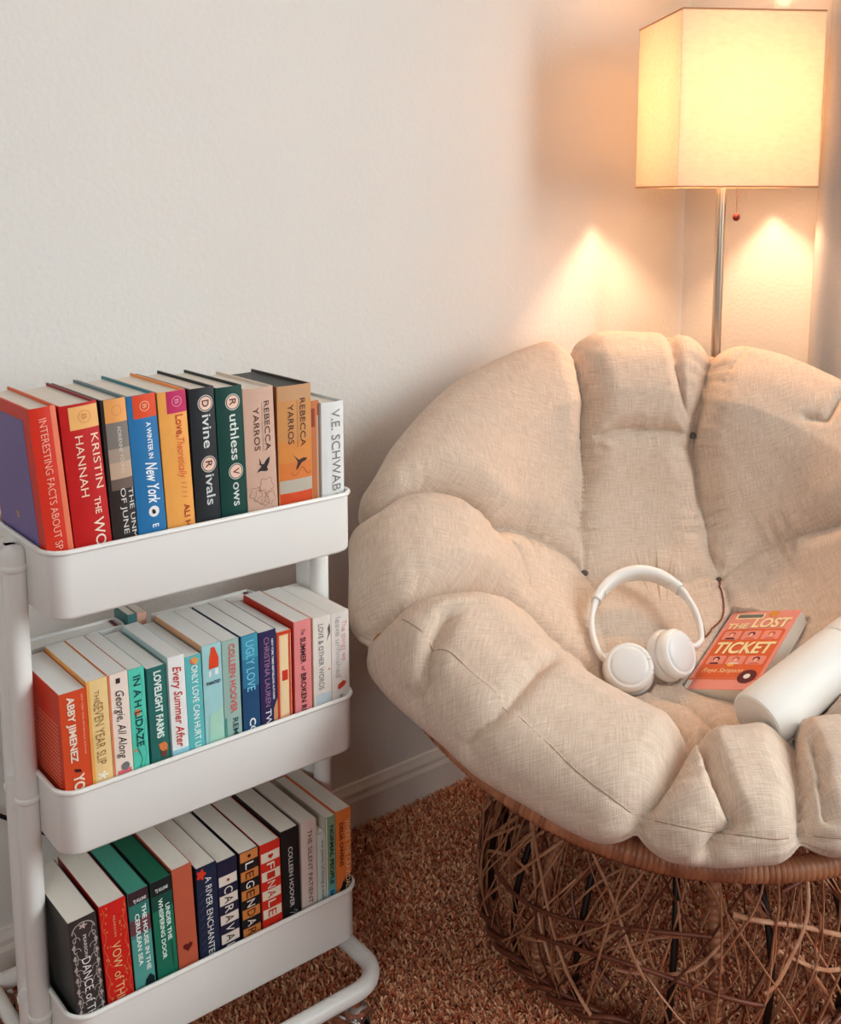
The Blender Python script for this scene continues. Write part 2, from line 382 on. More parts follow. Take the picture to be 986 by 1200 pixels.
# ------------------------------------------------------------------ trolley
X0, X1, Y0, Y1 = .413, .832, 1.180, 1.387
TIERS = [(.20, .12), (.49, .41), (.78, .70)]
def rrect(x0, x1, y0, y1, r, n=7):
    P = []
    for cx, cy, a0 in ((x1-r, y0+r, -90), (x1-r, y1-r, 0), (x0+r, y1-r, 90), (x0+r, y0+r, 180)):
        for i in range(n):
            a = math.radians(a0 + 90*i/(n-1)); P.append((cx+r*math.cos(a), cy+r*math.sin(a)))
    return P
def trolley():
    e = empty('book_trolley', ((X0+X1)/2, (Y0+Y1)/2, 0), label='white three tier metal trolley filled with books', cat='trolley')
    off = Matrix.Translation((-(X0+X1)/2, -(Y0+Y1)/2, 0))
    def B(mb, name, m=WHITE, par=None, sm=40): return mb.xf(off).build(name, m, par or e, smooth=sm)
    for zr, zf in TIERS:
        mb = MB(); r = .026; t = .0016; d = .0
        ins = [(0, zr), (0, zf+.004), (.0015, zf+.001), (.005, zf-.001)]
        rows = []
        for q, z in ins: rows.append([(x, y, z) for x, y in rrect(X0+q, X1-q, Y0+q, Y1-q, r-q*.5)])
        rows.insert(0, [(x, y, zr) for x, y in rrect(X0+t, X1-t, Y0+t, Y1-t, r-t)])
        rows.insert(0, [(x, y, zf+.0015) for x, y in rrect(X0+t, X1-t, Y0+t, Y1-t, r-t)])
        n = len(rows[0]); mb.strip(rows, closed=True)
        mb.f.append(tuple(range(n))); mb.f.append(tuple((len(rows)-1)*n+k for k in range(n)))
        tray = B(mb, 'tray')
        rim = MB().tube([(x, y, zr) for x, y in rrect(X0-.0005, X1+.0005, Y0-.0005, Y1+.0005, r, 10)], .0032, 8, closed=True)
        B(rim, 'tray_rim', par=tray)
    ym = 1.315
    for side in (-1, 1):
        xs = (X0-.012 if side < 0 else X1+.012)
        for k, yy in enumerate((1.262, 1.30) if side < 0 else (1.29, 1.328)):
            mb = MB()
            top = .775 if k == 0 else .768
            mb.lathe([(.0125, .075), (.0135, .078), (.0135, top-.012), (.0125, top-.005), (.008, top-.001), (.0005, top)], 18, Matrix.Translation((xs, yy, 0)))
            B(mb, 'post', sm=50)
        for k, yy in enumerate((1.262, 1.30) if side < 0 else (1.29, 1.328)):
            for zr, zf in TIERS:
                B(MB().lathe([(.0138, -.004), (.0150, -.003), (.0150, .003), (.0138, .004)], 18, Matrix.Translation((xs, yy, zr-.032))), 'post_collar', sm=50)
        for zr, zf in TIERS:
            mb = MB().tube([(xs, 1.281 if side < 0 else 1.309, zr-.012-.03), (xs, 1.281 if side < 0 else 1.309, zr-.012)], .018, 16)
            mb.box(min(xs, xs-side*.014), max(xs, xs-side*.014), 1.27, 1.32, zf+.012, zr-.012, 0)
            B(mb, 'tray_bracket', sm=40)
    # base loop
    P = rrect(X0-.048, X1+.006, 1.128, 1.462, .05, 9)
    B(MB().tube([(x, y, .083) for x, y in P], .0125, 14, closed=True), 'base_loop', sm=80)
    B(MB().tube([(X0-.012, 1.134, .083), (X0-.012, 1.456, .083)], .010, 10), 'base_bar', sm=80)
    for cx, cy, rz in ((X1-.045, 1.128, .4), (X0, 1.128, -.5), (X1-.045, 1.462, .2), (X0, 1.462, 1)):
        M = off @ Matrix.Translation((cx, cy, 0)) @ Matrix.Rotation(rz, 4, 'Z')
        c = MB().lathe([(.004, .052), (.015, .053), (.018, .057), (.016, .063), (.008, .066), (.007, .073)], 18)
        c.box(-.017, .017, -.016, .026, .046, .053, .002).box(-.017, -.0135, -.014, .024, .012, .05).box(.0135, .017, -.014, .024, .012, .05)
        cas = c.xf(M).build('caster', CHROME, e, smooth=40)
        w_ = MB().lathe([(.004, -.011), (.0185, -.011), (.021, -.008), (.021, .008), (.0185, .011), (.004, .011)], 24, Matrix.Translation((0, .008, .0215)) @ Matrix.Rotation(PI/2, 4, 'Y'))
        w_.xf(M).build('wheel', BLACKP, cas, smooth=40)
trolley()
# ------------------------------------------------------------------ books
TEXTS = []          # deferred lettering jobs
class Book:
    """x: thickness 0..t, y: depth from spine, z: height"""
    def __init__(s, t, h, d, spine, cover=None, right=None, pages=PAGES, hard=False, label='', group='', rec=0):
        s.t, s.h, s.d, s.hard = t, h, d, hard
        s.e = empty('book', label=label, cat='book', group=group)
        s.bulge = .0022 if hard else .0006
        bt = .0024 if hard else .0008
        ins = .0035 if hard else 0.0002
        n = 9
        def arc(x): u = (x/t)*2-1; return -s.bulge*(1-u*u)
        s.arc = arc
        cov = cmat(cover or spine); rgt = cmat(right or cover or spine); spm = cmat(spine)
        # spine
        outer = [(t*i/(n-1), arc(t*i/(n-1))) for i in range(n)]
        inner = [(t*(1-i/(n-1)), .0016+arc(t*(1-i/(n-1)))) for i in range(n)]
        loop = outer+inner
        mb = MB().strip([[(x, y, 0) for x, y in loop], [(x, y, h) for x, y in loop]], closed=True)
        m = len(loop)
        for a in range(n-1):
            for zz in (0, m): mb.f.append((zz+a, zz+a+1, zz+m-2-a, zz+m-1-a))
        s.spine = mb.build('spine', spm, s.e, smooth=50)
        y1 = d
        s.left = MB().box(0, bt, .0017, y1, 0, h, 0).build('cover', cov, s.e)
        MB().box(t-bt, t, .0017, y1, 0, h, 0).build('cover', rgt, s.e)
        p = MB(); pt = h-ins; pb = ins; yf = d-ins
        # page block: gently rounded at the spine side, hollow fore-edge
        k = 7; xs = [bt+.0001+(t-2*bt-.0002)*i/(k-1) for i in range(k)]
        lo = [(x, .0022+arc(x)*.6+ (.0 if not hard else .001)) for x in xs] + [(x, yf-(.0025 if hard else 0)*(1-((x/t)*2-1)**2)) for x in reversed(xs)]
        p.strip([[(x, y, pb) for x, y in lo], [(x, y, pt) for x, y in lo]], closed=True)
        p.f.append(tuple(range(2*k))); p.f.append(tuple(2*k+i for i in range(2*k)))
        p.build('page_block', pages, s.e, smooth=40)
    def P(s, a, c, lift=.0004):
        """a metres from the top, c 0..1 across"""
        x = c*s.t; return (x, s.arc(min(max(x, 0), s.t))-lift, s.h-a)
    def band(s, a0, a1, c0, c1, col, lift=.0003, name='spine_band'):
        k = 7; mb = MB()
        mb.strip([[s.P(a, c0+(c1-c0)*i/(k-1), lift) for i in range(k)] for a in (a0, a1)])
        mb.build(name, cmat(col), s.e, smooth=80); return s
    def poly(s, pts, col, lift=.0006, name='spine_emblem'):
        V = [s.P(a, c, lift) for a, c in pts]; MB().add(V, [tuple(range(len(V)))]).build(name, cmat(col), s.e); return s
    def disc(s, a, c, r, col, lift=.0006, inner=None, name='spine_emblem'):
        n = 20; ang = [2*PI*i/n for i in range(n)]
        if inner is None: return s.poly([(a+r*math.sin(q), c+r*math.cos(q)/s.t) for q in ang], col, lift, name)
        o = [s.P(a+r*math.sin(q), c+r*math.cos(q)/s.t, lift) for q in ang]; i_ = [s.P(a+inner*math.sin(q), c+inner*math.cos(q)/s.t, lift) for q in ang]
        MB().strip([o, i_], closed=True).build(name, cmat(col), s.e); return s
    def curve(s, pts, col, wd=.0005, lift=.0007, name='spine_emblem', mb=None):
        m2 = mb or MB(); L = []; R = []
        P = [(a, c*s.t) for a, c in pts]
        for i in range(len(P)):
            p, q = P[max(i-1, 0)], P[min(i+1, len(P)-1)]; dx, dy = q[0]-p[0], q[1]-p[1]; l = math.hypot(dx, dy) or 1
            nx, ny = -dy/l*wd, dx/l*wd
            L.append(s.P(P[i][0]+nx, (P[i][1]+ny)/s.t, lift)); R.append(s.P(P[i][0]-nx, (P[i][1]-ny)/s.t, lift))
        m2.strip([L, R])
        if mb is None: m2.build(name, cmat(col), s.e)
        return s
    def text(s, st, a0, a1, c, cap, col, shear=0, bold=0, upright=False, name='lettering', lift=.0008):
        """cap = glyph height in metres; c = centre across"""
        TEXTS.append((s, st, a0, a1, c, cap, col, shear, bold, upright, name, lift)); return s
    def ctext(s, n0, z0, z1, y0, y1, col):
        """rows of tiny print on the outer face of the left cover"""
        mb = MB()
        for i in range(n0):
            z = z0+(z1-z0)*i/n0
            if random.random() < .1: continue
            y = y0
            while y < y1:
                w_ = random.uniform(.004, .012); mb.box(-.0003, .0001, y, min(y+w_, y1), z, z+.0013); y += w_+.0015
        mb.build('cover_print', cmat(col), s.e); return s
    def place(s, x, y, z, lean, tilt=0):
        s.e.location = (x, y, z); s.e.rotation_euler = (tilt, -math.radians(lean), 0)
        return s
def flush_texts():
    objs = []
    for job in TEXTS:
        cu = bpy.data.curves.new('t', 'FONT'); cu.body = job[1]; cu.size = 1; cu.resolution_u = 3
        cu.offset = job[8]; cu.shear = job[7]
        o = bpy.data.objects.new('t', cu); COL.objects.link(o); objs.append(o)
    dg = bpy.context.evaluated_depsgraph_get(); dg.update()
    for o, job in zip(objs, TEXTS):
        b, st, a0, a1, c, cap, col, sh, bold, up, name, lift = job
        me = bpy.data.meshes.new_from_object(o.evaluated_get(dg)); n = len(me.vertices)
        co = np.empty(n*3, np.float32); me.vertices.foreach_get('co', co); co = co.reshape(-1, 3)
        if n == 0: continue
        x0, x1 = co[:, 0].min(), co[:, 0].max(); y0, y1 = co[:, 1].min(), co[:, 1].max()
        yc = 0.0; hh = .72 if st.upper() == st or True else 1
        u = (co[:, 0]-x0)/(x1-x0)
        v = (co[:, 1]/hh-.5)*cap
        if isinstance(b, Book):
            if not up:
                A = a0+(a1-a0)*u; X = c*b.t+v
            else:
                A = (a0+a1)/2-v; X = c*b.t+(u-.5)*(a1-a0)
            Y = np.array([b.arc(min(max(q, 0), b.t)) for q in X])-lift
            new = np.c_[X, Y, b.h-A]; par = b.e
        else:       # (parent, function(u, v) -> point)
            new = np.array([b[1](p, q) for p, q in zip(a0+(a1-a0)*u, c+v)]); par = b[0]
        me.vertices.foreach_set('co', new.astype(np.float32).ravel()); me.update()
        if isinstance(b, Book):
            import bmesh
            bm = bmesh.new(); bm.from_mesh(me)
            bmesh.ops.bisect_plane(bm, geom=bm.verts[:]+bm.edges[:]+bm.faces[:], plane_co=(0, 0, .004), plane_no=(0, 0, -1), clear_outer=True)
            if b.t > 0:
                bmesh.ops.bisect_plane(bm, geom=bm.verts[:]+bm.edges[:]+bm.faces[:], plane_co=(b.t-.0004, 0, 0), plane_no=(1, 0, 0), clear_outer=True)
            bm.to_mesh(me); bm.free()
        me.materials.clear(); me.materials.append(cmat(col))
        q = bpy.data.objects.new(name, me); COL.objects.link(q); q.parent = par
    for o in objs:
        cu = o.data; bpy.data.objects.remove(o); bpy.data.curves.remove(cu)

CREAM = (238, 222, 200); INK = (40, 34, 34)
def top_row():
    V = .165; G = 'hardcovers on the top tray'; Y = 1.197; Z = .7022
    def bk(i, x, t, h, lean, *a, y=Y, d=.152, **k):
        k.setdefault('hard', True)
        b = Book(t, h-.0022, d, *a, group=G, **k); b.place(x, y, Z, lean); return b
    b = bk(0, .4240, .0305, .2461, 4.48, (216, 52, 34), (216, 52, 34), (222, 96, 50), label='red hardcover with a lilac side panel, leftmost on the top tray')
    MB().box(-.0004, .0001, .022, .150, .004, .2461-.018).build('cover_panel', cmat((118, 104, 160)), b.e)
    MB().add([(-.0007, .083+.008*math.cos(q)*(.6+.4*math.cos(5*q)), .105+.007*math.sin(q)*(.6+.4*math.sin(3*q))) for q in np.linspace(0, 2*PI, 24, endpoint=False)], [tuple(range(24))]).build('cover_emblem', cmat((196, 150, 84)), b.e)
    b.band(0, .2435, .78, 1, (228, 118, 84)); b.text('INTERESTING FACTS ABOUT SPACE', .012, 1.13*V, .46, .0088, (240, 172, 150), shear=-.1)
    b = bk(1, .4555, .044, .2448, 3.89, (192, 30, 30), (176, 28, 30), (140, 30, 40), label='wide red hardcover with a cream block atop its spine on the top tray')
    b.band(.003, .18*V, .22, 1, (240, 180, 110)).disc(.095*V, .62, .0075, (214, 140, 80), inner=.0068).text('B', .075*V, .115*V, .62, .006, (214, 140, 80))
    b.text('KRISTIN', .225*V, .62*V, .84, .0092, (246, 212, 186)).text('HANNAH', .225*V, .66*V, .42, .0095, (246, 212, 186))
    b.text('THE', .68*V, .80*V, .72, .0078, (246, 216, 196), bold=.01).text('WOMEN', .83*V, 1.26*V, .70, .013, (246, 222, 204), bold=.005)
    b = bk(2, .5005, .0305, .2459, 3.12, (52, 44, 42), (36, 32, 34), (96, 124, 128), label='grey and black hardcover with an orange block, third from left on top tray')
    b.band(0, .17*V, .12, 1, (232, 160, 90)).band(.17*V, .36*V, .12, 1, (126, 118, 112)).band(.36*V, .46*V, .12, 1, (168, 148, 132)).band(.46*V, .58*V, .12, 1, (196, 166, 142)).band(.58*V, .66*V, .12, 1, (110, 92, 84))
    b.disc(.085*V, .58, .0062, (206, 132, 70), inner=.0056)
    b.text('ADRIENNE YOUNG', .2*V, .54*V, .62, .0048, (214, 202, 190)).text('THE UNMAKING', .66*V, 1.3*V, .86, .0062, (226, 220, 214)).text('OF JUNE FARROW', .65*V, 1.4*V, .54, .0066, (226, 220, 214))
    b = bk(3, .5320, .0362, .2466, 3.12, (42, 116, 172), (38, 76, 110), (60, 130, 140), label='blue hardcover with an orange-red block and a round white badge on its spine')
    b.band(0, .17*V, .18, 1, (224, 76, 38)).disc(.085*V, .58, .0062, (238, 190, 150), inner=.0054).text('B', .07*V, .1*V, .58, .005, (238, 190, 150))
    b.text('A WINTER IN', .205*V, .475*V, .66, .0062, (232, 240, 246), bold=.02).text('New York', .5*V, .81*V, .64, .015, (236, 244, 248), shear=.35, bold=.02)
    b.disc(.87*V, .58, .0068, (238, 236, 232)).poly([(.85*V, .52), (.86*V, .62), (.885*V, .64), (.89*V, .55), (.875*V, .5)], INK, lift=.0009)
    b.text('E', .965*V, .99*V, .6, .008, (236, 244, 248), bold=.02)
    b = bk(4, .5692, .0365, .2464, 2.69, (240, 168, 84), (234, 140, 84), (240, 150, 80), label='amber yellow hardcover with a magenta block at the head of its spine')
    b.band(0, .165*V, .28, 1, (190, 36, 92)).disc(.08*V, .64, .0066, (236, 150, 180), inner=.0058).text('B', .063*V, .098*V, .64, .0055, (236, 150, 180))
    b.text('Love,', .18*V, .345*V, .7, .0105, (192, 66, 36), bold=.015).text('Theoretically', .355*V, .66*V, .68, .0105, (216, 92, 48), shear=.4)
    for i in range(4): b.text('/', (.69+.035*i)*V, (.705+.035*i)*V, .68, .007, (190, 80, 40))
    b.text('ALI HAZELWOOD', .86*V, 1.45*V, .72, .0078, (170, 60, 34), bold=.02)
    def rings(b, a, st):
        b.disc(a, .6, .0105, (214, 206, 200), inner=.0095).disc(a, .6, .0084, (238, 200, 180)).text(st, a-.0042, a+.0042, .6, .0095, (96, 52, 40), bold=.01, lift=.0011)
    b = bk(5, .6067, .0335, .2462, 1.81, (40, 44, 48), (30, 34, 36), label='charcoal hardcover with two round initials and pale spine lettering')
    rings(b, .12*V, 'D'); b.text('ivine', .205*V, .46*V, .62, .0125, (214, 216, 214), bold=.01); rings(b, .585*V, 'R'); b.text('ivals', .665*V, .9*V, .62, .0125, (206, 208, 208), bold=.01)
    b = bk(6, .6411, .0368, .2434, 1.53, (18, 66, 58), (24, 40, 38), label='dark green hardcover with two round initials and pale spine lettering')
    rings(b, .12*V, 'R'); b.text('uthless', .215*V, .57*V, .62, .0125, (214, 222, 216), bold=.01); rings(b, .66*V, 'V'); b.text('ows', .745*V, .93*V, .62, .0125, (206, 214, 208), bold=.01)
    b = bk(7, .6787, .0442, .2371, 1.53, (208, 170, 150), (60, 46, 44), (232, 214, 196), label='blush tan hardcover with a bird and line-drawn flower on its spine', d=.146)
    dk = (86, 54, 44)
    b.text('REBECCA', .11*V, .50*V, .74, .0082, dk).text('YARROS', .15*V, .49*V, .38, .0082, dk).curve([(.12*V, .57), (.5*V, .57)], dk, .0002)
    bird = [(.55, .40), (.585, .47), (.60, .40), (.605, .56), (.57, .66), (.555, .78), (.60, .74), (.635, .66), (.66, .70), (.665, .60), (.655, .45), (.665, .32), (.64, .40), (.62, .48), (.60, .44)]
    b.poly([(a*V, c) for a, c in bird], INK)
    for cx, cy, rr in ((.78, .62, .010), (.86, .42, .009), (.88, .72, .008), (.83, .26, .008), (.90, .55, .006)):
        b.curve([((cx*V+rr*(1+.18*math.sin(5*q))*math.sin(q)), cy+rr*(1+.18*math.sin(5*q))*math.cos(q)/b.t) for q in np.linspace(0, 2*PI, 26)], (140, 96, 80), .00025)
    b.band(.97*V, .985*V, .55, .85, INK)
    b = bk(8, .7237, .0515, .2351, .23, (204, 142, 84), (120, 60, 40), (70, 60, 52), pages=mat('sprayed_black_edges', (52, 56, 56), .5, bump=.3, bscale=900), label='thick copper gold hardcover with black page edges on the top tray', d=.150)
    b.band(0, .12*V, .02, .98, (196, 150, 108)).band(.45*V, .62*V, .02, .98, (214, 136, 66)).band(.62*V, .76*V, .02, .98, (216, 122, 58)).band(.76*V, .865*V, .02, .98, (186, 176, 160)).band(.865*V, 1.4*V, .02, .98, (212, 76, 36))
    b.text('REBECCA', .11*V, .50*V, .72, .0088, dk).text('YARROS', .15*V, .47*V, .36, .0088, dk).curve([(.12*V, .55), (.5*V, .55)], dk, .0002)
    bird = [(.555, .38), (.585, .50), (.605, .56), (.595, .70), (.60, .84), (.62, .78), (.63, .66), (.66, .58), (.69, .47), (.67, .56), (.63, .55), (.60, .50), (.575, .44)]
    b.poly([(a*V, c) for a, c in bird], (56, 34, 30))
    b.curve([((.70+.03*math.sin(x*9))*V, .35+x*.6) for x in np.linspace(0, 1, 20)], (130, 66, 40), .0003)
    b = bk(9, .7761, .0134, .2094, .0, (198, 116, 70), (150, 60, 40), (230, 220, 205), label='slim copper brown book between the thick gold and the white hardcovers', y=1.202, d=.13, hard=False)
    b.band(.01, .035, .1, .5, (150, 62, 40)).band(.02, .19, .72, .98, (226, 190, 160))
    b = bk(10, .7902, .0355, .2059, 0, (228, 228, 226), (222, 222, 220), (206, 208, 206), label='white hardcover with large grey lettering, rightmost on the top tray', d=.135)
    b.text('V.E. SCHWAB', .08*.13, .94*.13, .62, .0145, (128, 122, 118)); b.text('A', .965*.13, .99*.13, .6, .006, (150, 146, 142))
top_row()

def mid_row():
    V = .13; G = 'paperbacks on the middle tray'; Z = .4122
    def bk(x, t, h, lean, *a, y=1.190, d=.134, **k):
        k.setdefault('pages', PAGES_W)
        x = .424+(x-.424)*.991; t *= .982
        b = Book(t, h-.0022, d, *a, group=G, **k); b.place(x, y, Z, lean); return b
    b = bk(.4240, .0326, .1997, 1.26, (214, 76, 40), (220, 62, 34), label='red-orange paperback with lines of print on its cover, leftmost on the middle tray')
    b.ctext(26, .03, .165, .012, .122, (236, 150, 120))
    b.text('ABBY JIMENEZ', .04*V, .67*V, .40, .0085, CREAM, bold=.03).text('NEW YORK TIMES BESTSELLING AUTHOR', .04*V, .62*V, .82, .0022, (244, 190, 160)).text('YOURS TRULY', .79*V, 1.5*V, .52, .0125, CREAM, bold=.03)
    b.poly([(.73*V, .35), (.75*V, .6), (.78*V, .62), (.765*V, .4)], (60, 30, 34))
    b = bk(.4570, .0257, .2061, 1.26, (240, 206, 146), (240, 172, 92), label='pale yellow paperback with tan lettering and a white flower, on the middle tray')
    b.band(0, .2, 0, .14, (242, 168, 80))
    b.text('THE', .1*V, .22*V, .45, .006, (150, 112, 66)).text('SEVEN YEAR SLIP', .22*V, .82*V, .5, .0115, (158, 120, 72))
    b.poly([(V*(.93+.045*math.sin(q)*(.6+.4*math.cos(5*q))), .5+.3*math.cos(q)*(.6+.4*math.cos(5*q))) for q in np.linspace(0, 2*PI, 30, endpoint=False)], (244, 240, 226))
    b = bk(.4833, .0253, .2068, 1.26, (240, 222, 208), (228, 116, 70), label='cream paperback with an orange edge and black script on its spine, on the middle tray')
    b.band(0, .2, 0, .1, (230, 130, 84)).band(.05*V, .10*V, .38, .6, (60, 50, 50)).text('Georgie, All Along', .17*V, .84*V, .55, .0105, INK, shear=.35)
    b.disc(.92*V, .6, .0052, (120, 116, 120)).band(.95*V, 1.04*V, .2, .9, (228, 110, 120))
    b = bk(.5092, .0203, .2060, 1.26, (88, 206, 182), (150, 190, 180), label='bright aqua paperback with dark spine lettering, on the middle tray')
    b.text('IN A H LIDAZE', .07*V, .77*V, .5, .0092, (28, 74, 76), bold=.015).disc(.43*V, .42, .0042, (222, 120, 84))
    b.curve([(.05*V, .7), (.2*V, .85), (.38*V, .6), (.52*V, .9), (.7*V, .7), (.86*V, .85), (1.0*V, .6)], (40, 120, 116), .0002)
    b.curve([(.78*V, .3), (.9*V, .55), (.97*V, .4), (1.06*V, .6)], (60, 90, 90), .0004).disc(.80*V, .15, .002, (220, 130, 90))
    b = bk(.5328, .0240, .2003, 1.26, (44, 108, 102), (60, 120, 112), (150, 196, 180), label='dark teal paperback with bold white lettering, on the middle tray')
    b.text('LOVELIGHT FARMS', .04*V, .71*V, .55, .0092, (226, 240, 232), bold=.035)
    b.poly([(.77*V, .4), (.76*V, .75), (.80*V, .9), (.86*V, .86), (.85*V, .6), (.82*V, .45)], (216, 126, 70)).poly([(.84*V, .5), (.85*V, .85), (.92*V, .75), (.91*V, .55)], (120, 60, 50))
    b = bk(.5609, .0223, .2068, 1.26, (238, 238, 236), (200, 220, 222), label='white paperback with red script lettering on its spine, on the middle tray')
    b.text('Every Summer After', .1*V, .92*V, .52, .0112, (198, 52, 44), shear=.3, bold=.01).band(.94*V, 1.2*V, 0, 1, (150, 204, 218))
    b = bk(.5838, .0222, .2010, 1.26, (98, 190, 192), (24, 130, 146), label='turquoise paperback with white capitals and a leaf at the top, on the middle tray')
    b.text('ONLY LOVE CAN HURT LIKE THIS', .095*V, 1.18*V, .55, .0088, (240, 250, 248), bold=.01)
    b.poly([(.03*V, .35), (0.01*V, .6), (.06*V, .85), (.1*V, .62), (.07*V, .5)], (226, 160, 90)).poly([(.02*V, .3), (.05*V, .55), (.09*V, .5), (.07*V, .32)], (232, 110, 90))
    b = bk(.6066, .0270, .2090, .91, (164, 212, 216), (226, 168, 128), (200, 206, 200), label='pale blue paperback with an orange-red pencil shape on its spine, on the middle tray')
    b.poly([(.03*V, .44), (.03*V, .62), (.06*V, .68), (.15*V, .84), (.245*V, .82), (.25*V, .30), (.14*V, .34), (.06*V, .44)], (226, 74, 38))
    b.band(.27*V, .33*V, .3, .42, (238, 240, 240)).band(.26*V, .32*V, .62, .8, (238, 240, 240)).text('PAINTED', .0410, .0605, .52, .0042, (44, 62, 80), bold=.03, upright=True)
    b.poly([(.62*V, .95), (.70*V, .7), (.72*V, .25), (1.2*V, .1), (1.2*V, .95)], (172, 216, 196))
    b = bk(.6344, .0246, .2077, .86, (158, 188, 178), (40, 60, 62), label='sage grey paperback with coral capitals on its spine, on the middle tray')
    b.text('COLLEEN HOOVER', .04*V, .76*V, .56, .0088, (222, 96, 98), bold=.02).text('REMINDERS OF HIM', .82*V, 1.7*V, .62, .0078, (44, 76, 82), bold=.01).band(.8*V, 1.4*V, 0, .12, (70, 150, 130))
    b = bk(.6615, .0252, .2073, .82, (38, 78, 118), (34, 60, 92), label='blue paperback with tall light blue capitals on its spine, on the middle tray')
    b.band(0, .25*V, .05, 1, (66, 152, 178)).band(.25*V, .55*V, .05, 1, (54, 124, 158)).text('UGLY LOVE', .06*V, .59*V, .52, .0125, (128, 208, 232)).text('COLLEEN HOOVER', .88*V, 1.9*V, .52, .0088, (240, 244, 246), bold=.03)
    b = bk(.6878, .0260, .2050, .65, (48, 44, 86), (34, 34, 60), label='navy paperback with lavender capitals on its spine, on the middle tray')
    b.text('CHRISTINA LAUREN', .06*V, .80*V, .42, .0078, (176, 128, 164)).text('NEW YORK TIMES BESTSELLING AUTHORS', .09*V, .74*V, .76, .0028, (240, 236, 240), bold=.03).text('TWICE IN A BLUE MOON', .83*V, 2.0*V, .42, .0085, (236, 232, 240), bold=.01)
    b.poly([(.74*V, .98), (.84*V, .74), (1.2*V, .7), (1.2*V, .98)], (206, 150, 112))
    b = bk(.7144, .0222, .1973, 0, (240, 190, 150), (226, 110, 74), (224, 90, 60), label='slim cream paperback with red borders and a small red tag, on the middle tray', y=1.193)
    for c0, c1 in ((0, .14), (.82, .94)): b.band(0, .19, c0, c1, (214, 66, 38), lift=.0005)
    b.band(0, .035*V, 0, 1, (214, 66, 38), lift=.0005).band(.05*V, .9*V, .22, .78, (244, 214, 168))
    b.text('HEARTS', .1*V, .36*V, .5, .0085, (234, 190, 150)).text('KNIGHT', .58*V, .86*V, .5, .0085, (230, 186, 140)) if False else b
    b.band(.42*V, .53*V, .32, .72, (204, 54, 34), lift=.0006)
    b = bk(.7400, .0269, .2056, 0, (232, 138, 138), (206, 62, 48), (240, 190, 180), label='pink paperback with dark capitals and a red cover edge, on the middle tray')
    b.text('The', .09*V, .15*V, .5, .006, (60, 30, 34), shear=.3).text('SUMMER', .18*V, .46*V, .5, .0082, (60, 28, 34), bold=.02).text('of', .49*V, .545*V, .5, .006, (60, 30, 34), shear=.3).text('BROKEN RULES', .57*V, 1.14*V, .5, .0082, (60, 28, 34), bold=.02)
    b = bk(.7703, .0291, .2036, 0, (232, 222, 212), (222, 178, 150), (228, 222, 216), label='off-white paperback with grey capitals and a bird sketch, second from right on the middle tray')
    b.text('LOVE & OTHER WORDS', .08*V, .80*V, .42, .0082, (112, 116, 116)).poly([(.1*V, .93), (.15*V, .80), (.2*V, .86), (.29*V, .72), (.2*V, .96)], (100, 92, 84)).disc(.6*V, .86, .0013, (206, 60, 44)).band(.85*V, 1.3*V, .1, .95, (200, 212, 218))
    b = bk(.8002, .0293, .2026, 0, (228, 218, 212), (226, 216, 210), label='whitish paperback with faint pink and grey lettering, rightmost on the middle tray')
    b.text('The things we', .1*V, .55*V, .72, .0088, (214, 160, 154)).text('leave unfinished', .05*V, .72*V, .38, .0092, (176, 176, 172))
    b.poly([(.80*V, .35), (.77*V, .6), (.79*V, .82), (.83*V, .7), (.86*V, .4), (.84*V, .3)], (198, 70, 50)).text('REBECCA YARROS', .92*V, 1.6*V, .5, .006, (140, 132, 128))
mid_row()

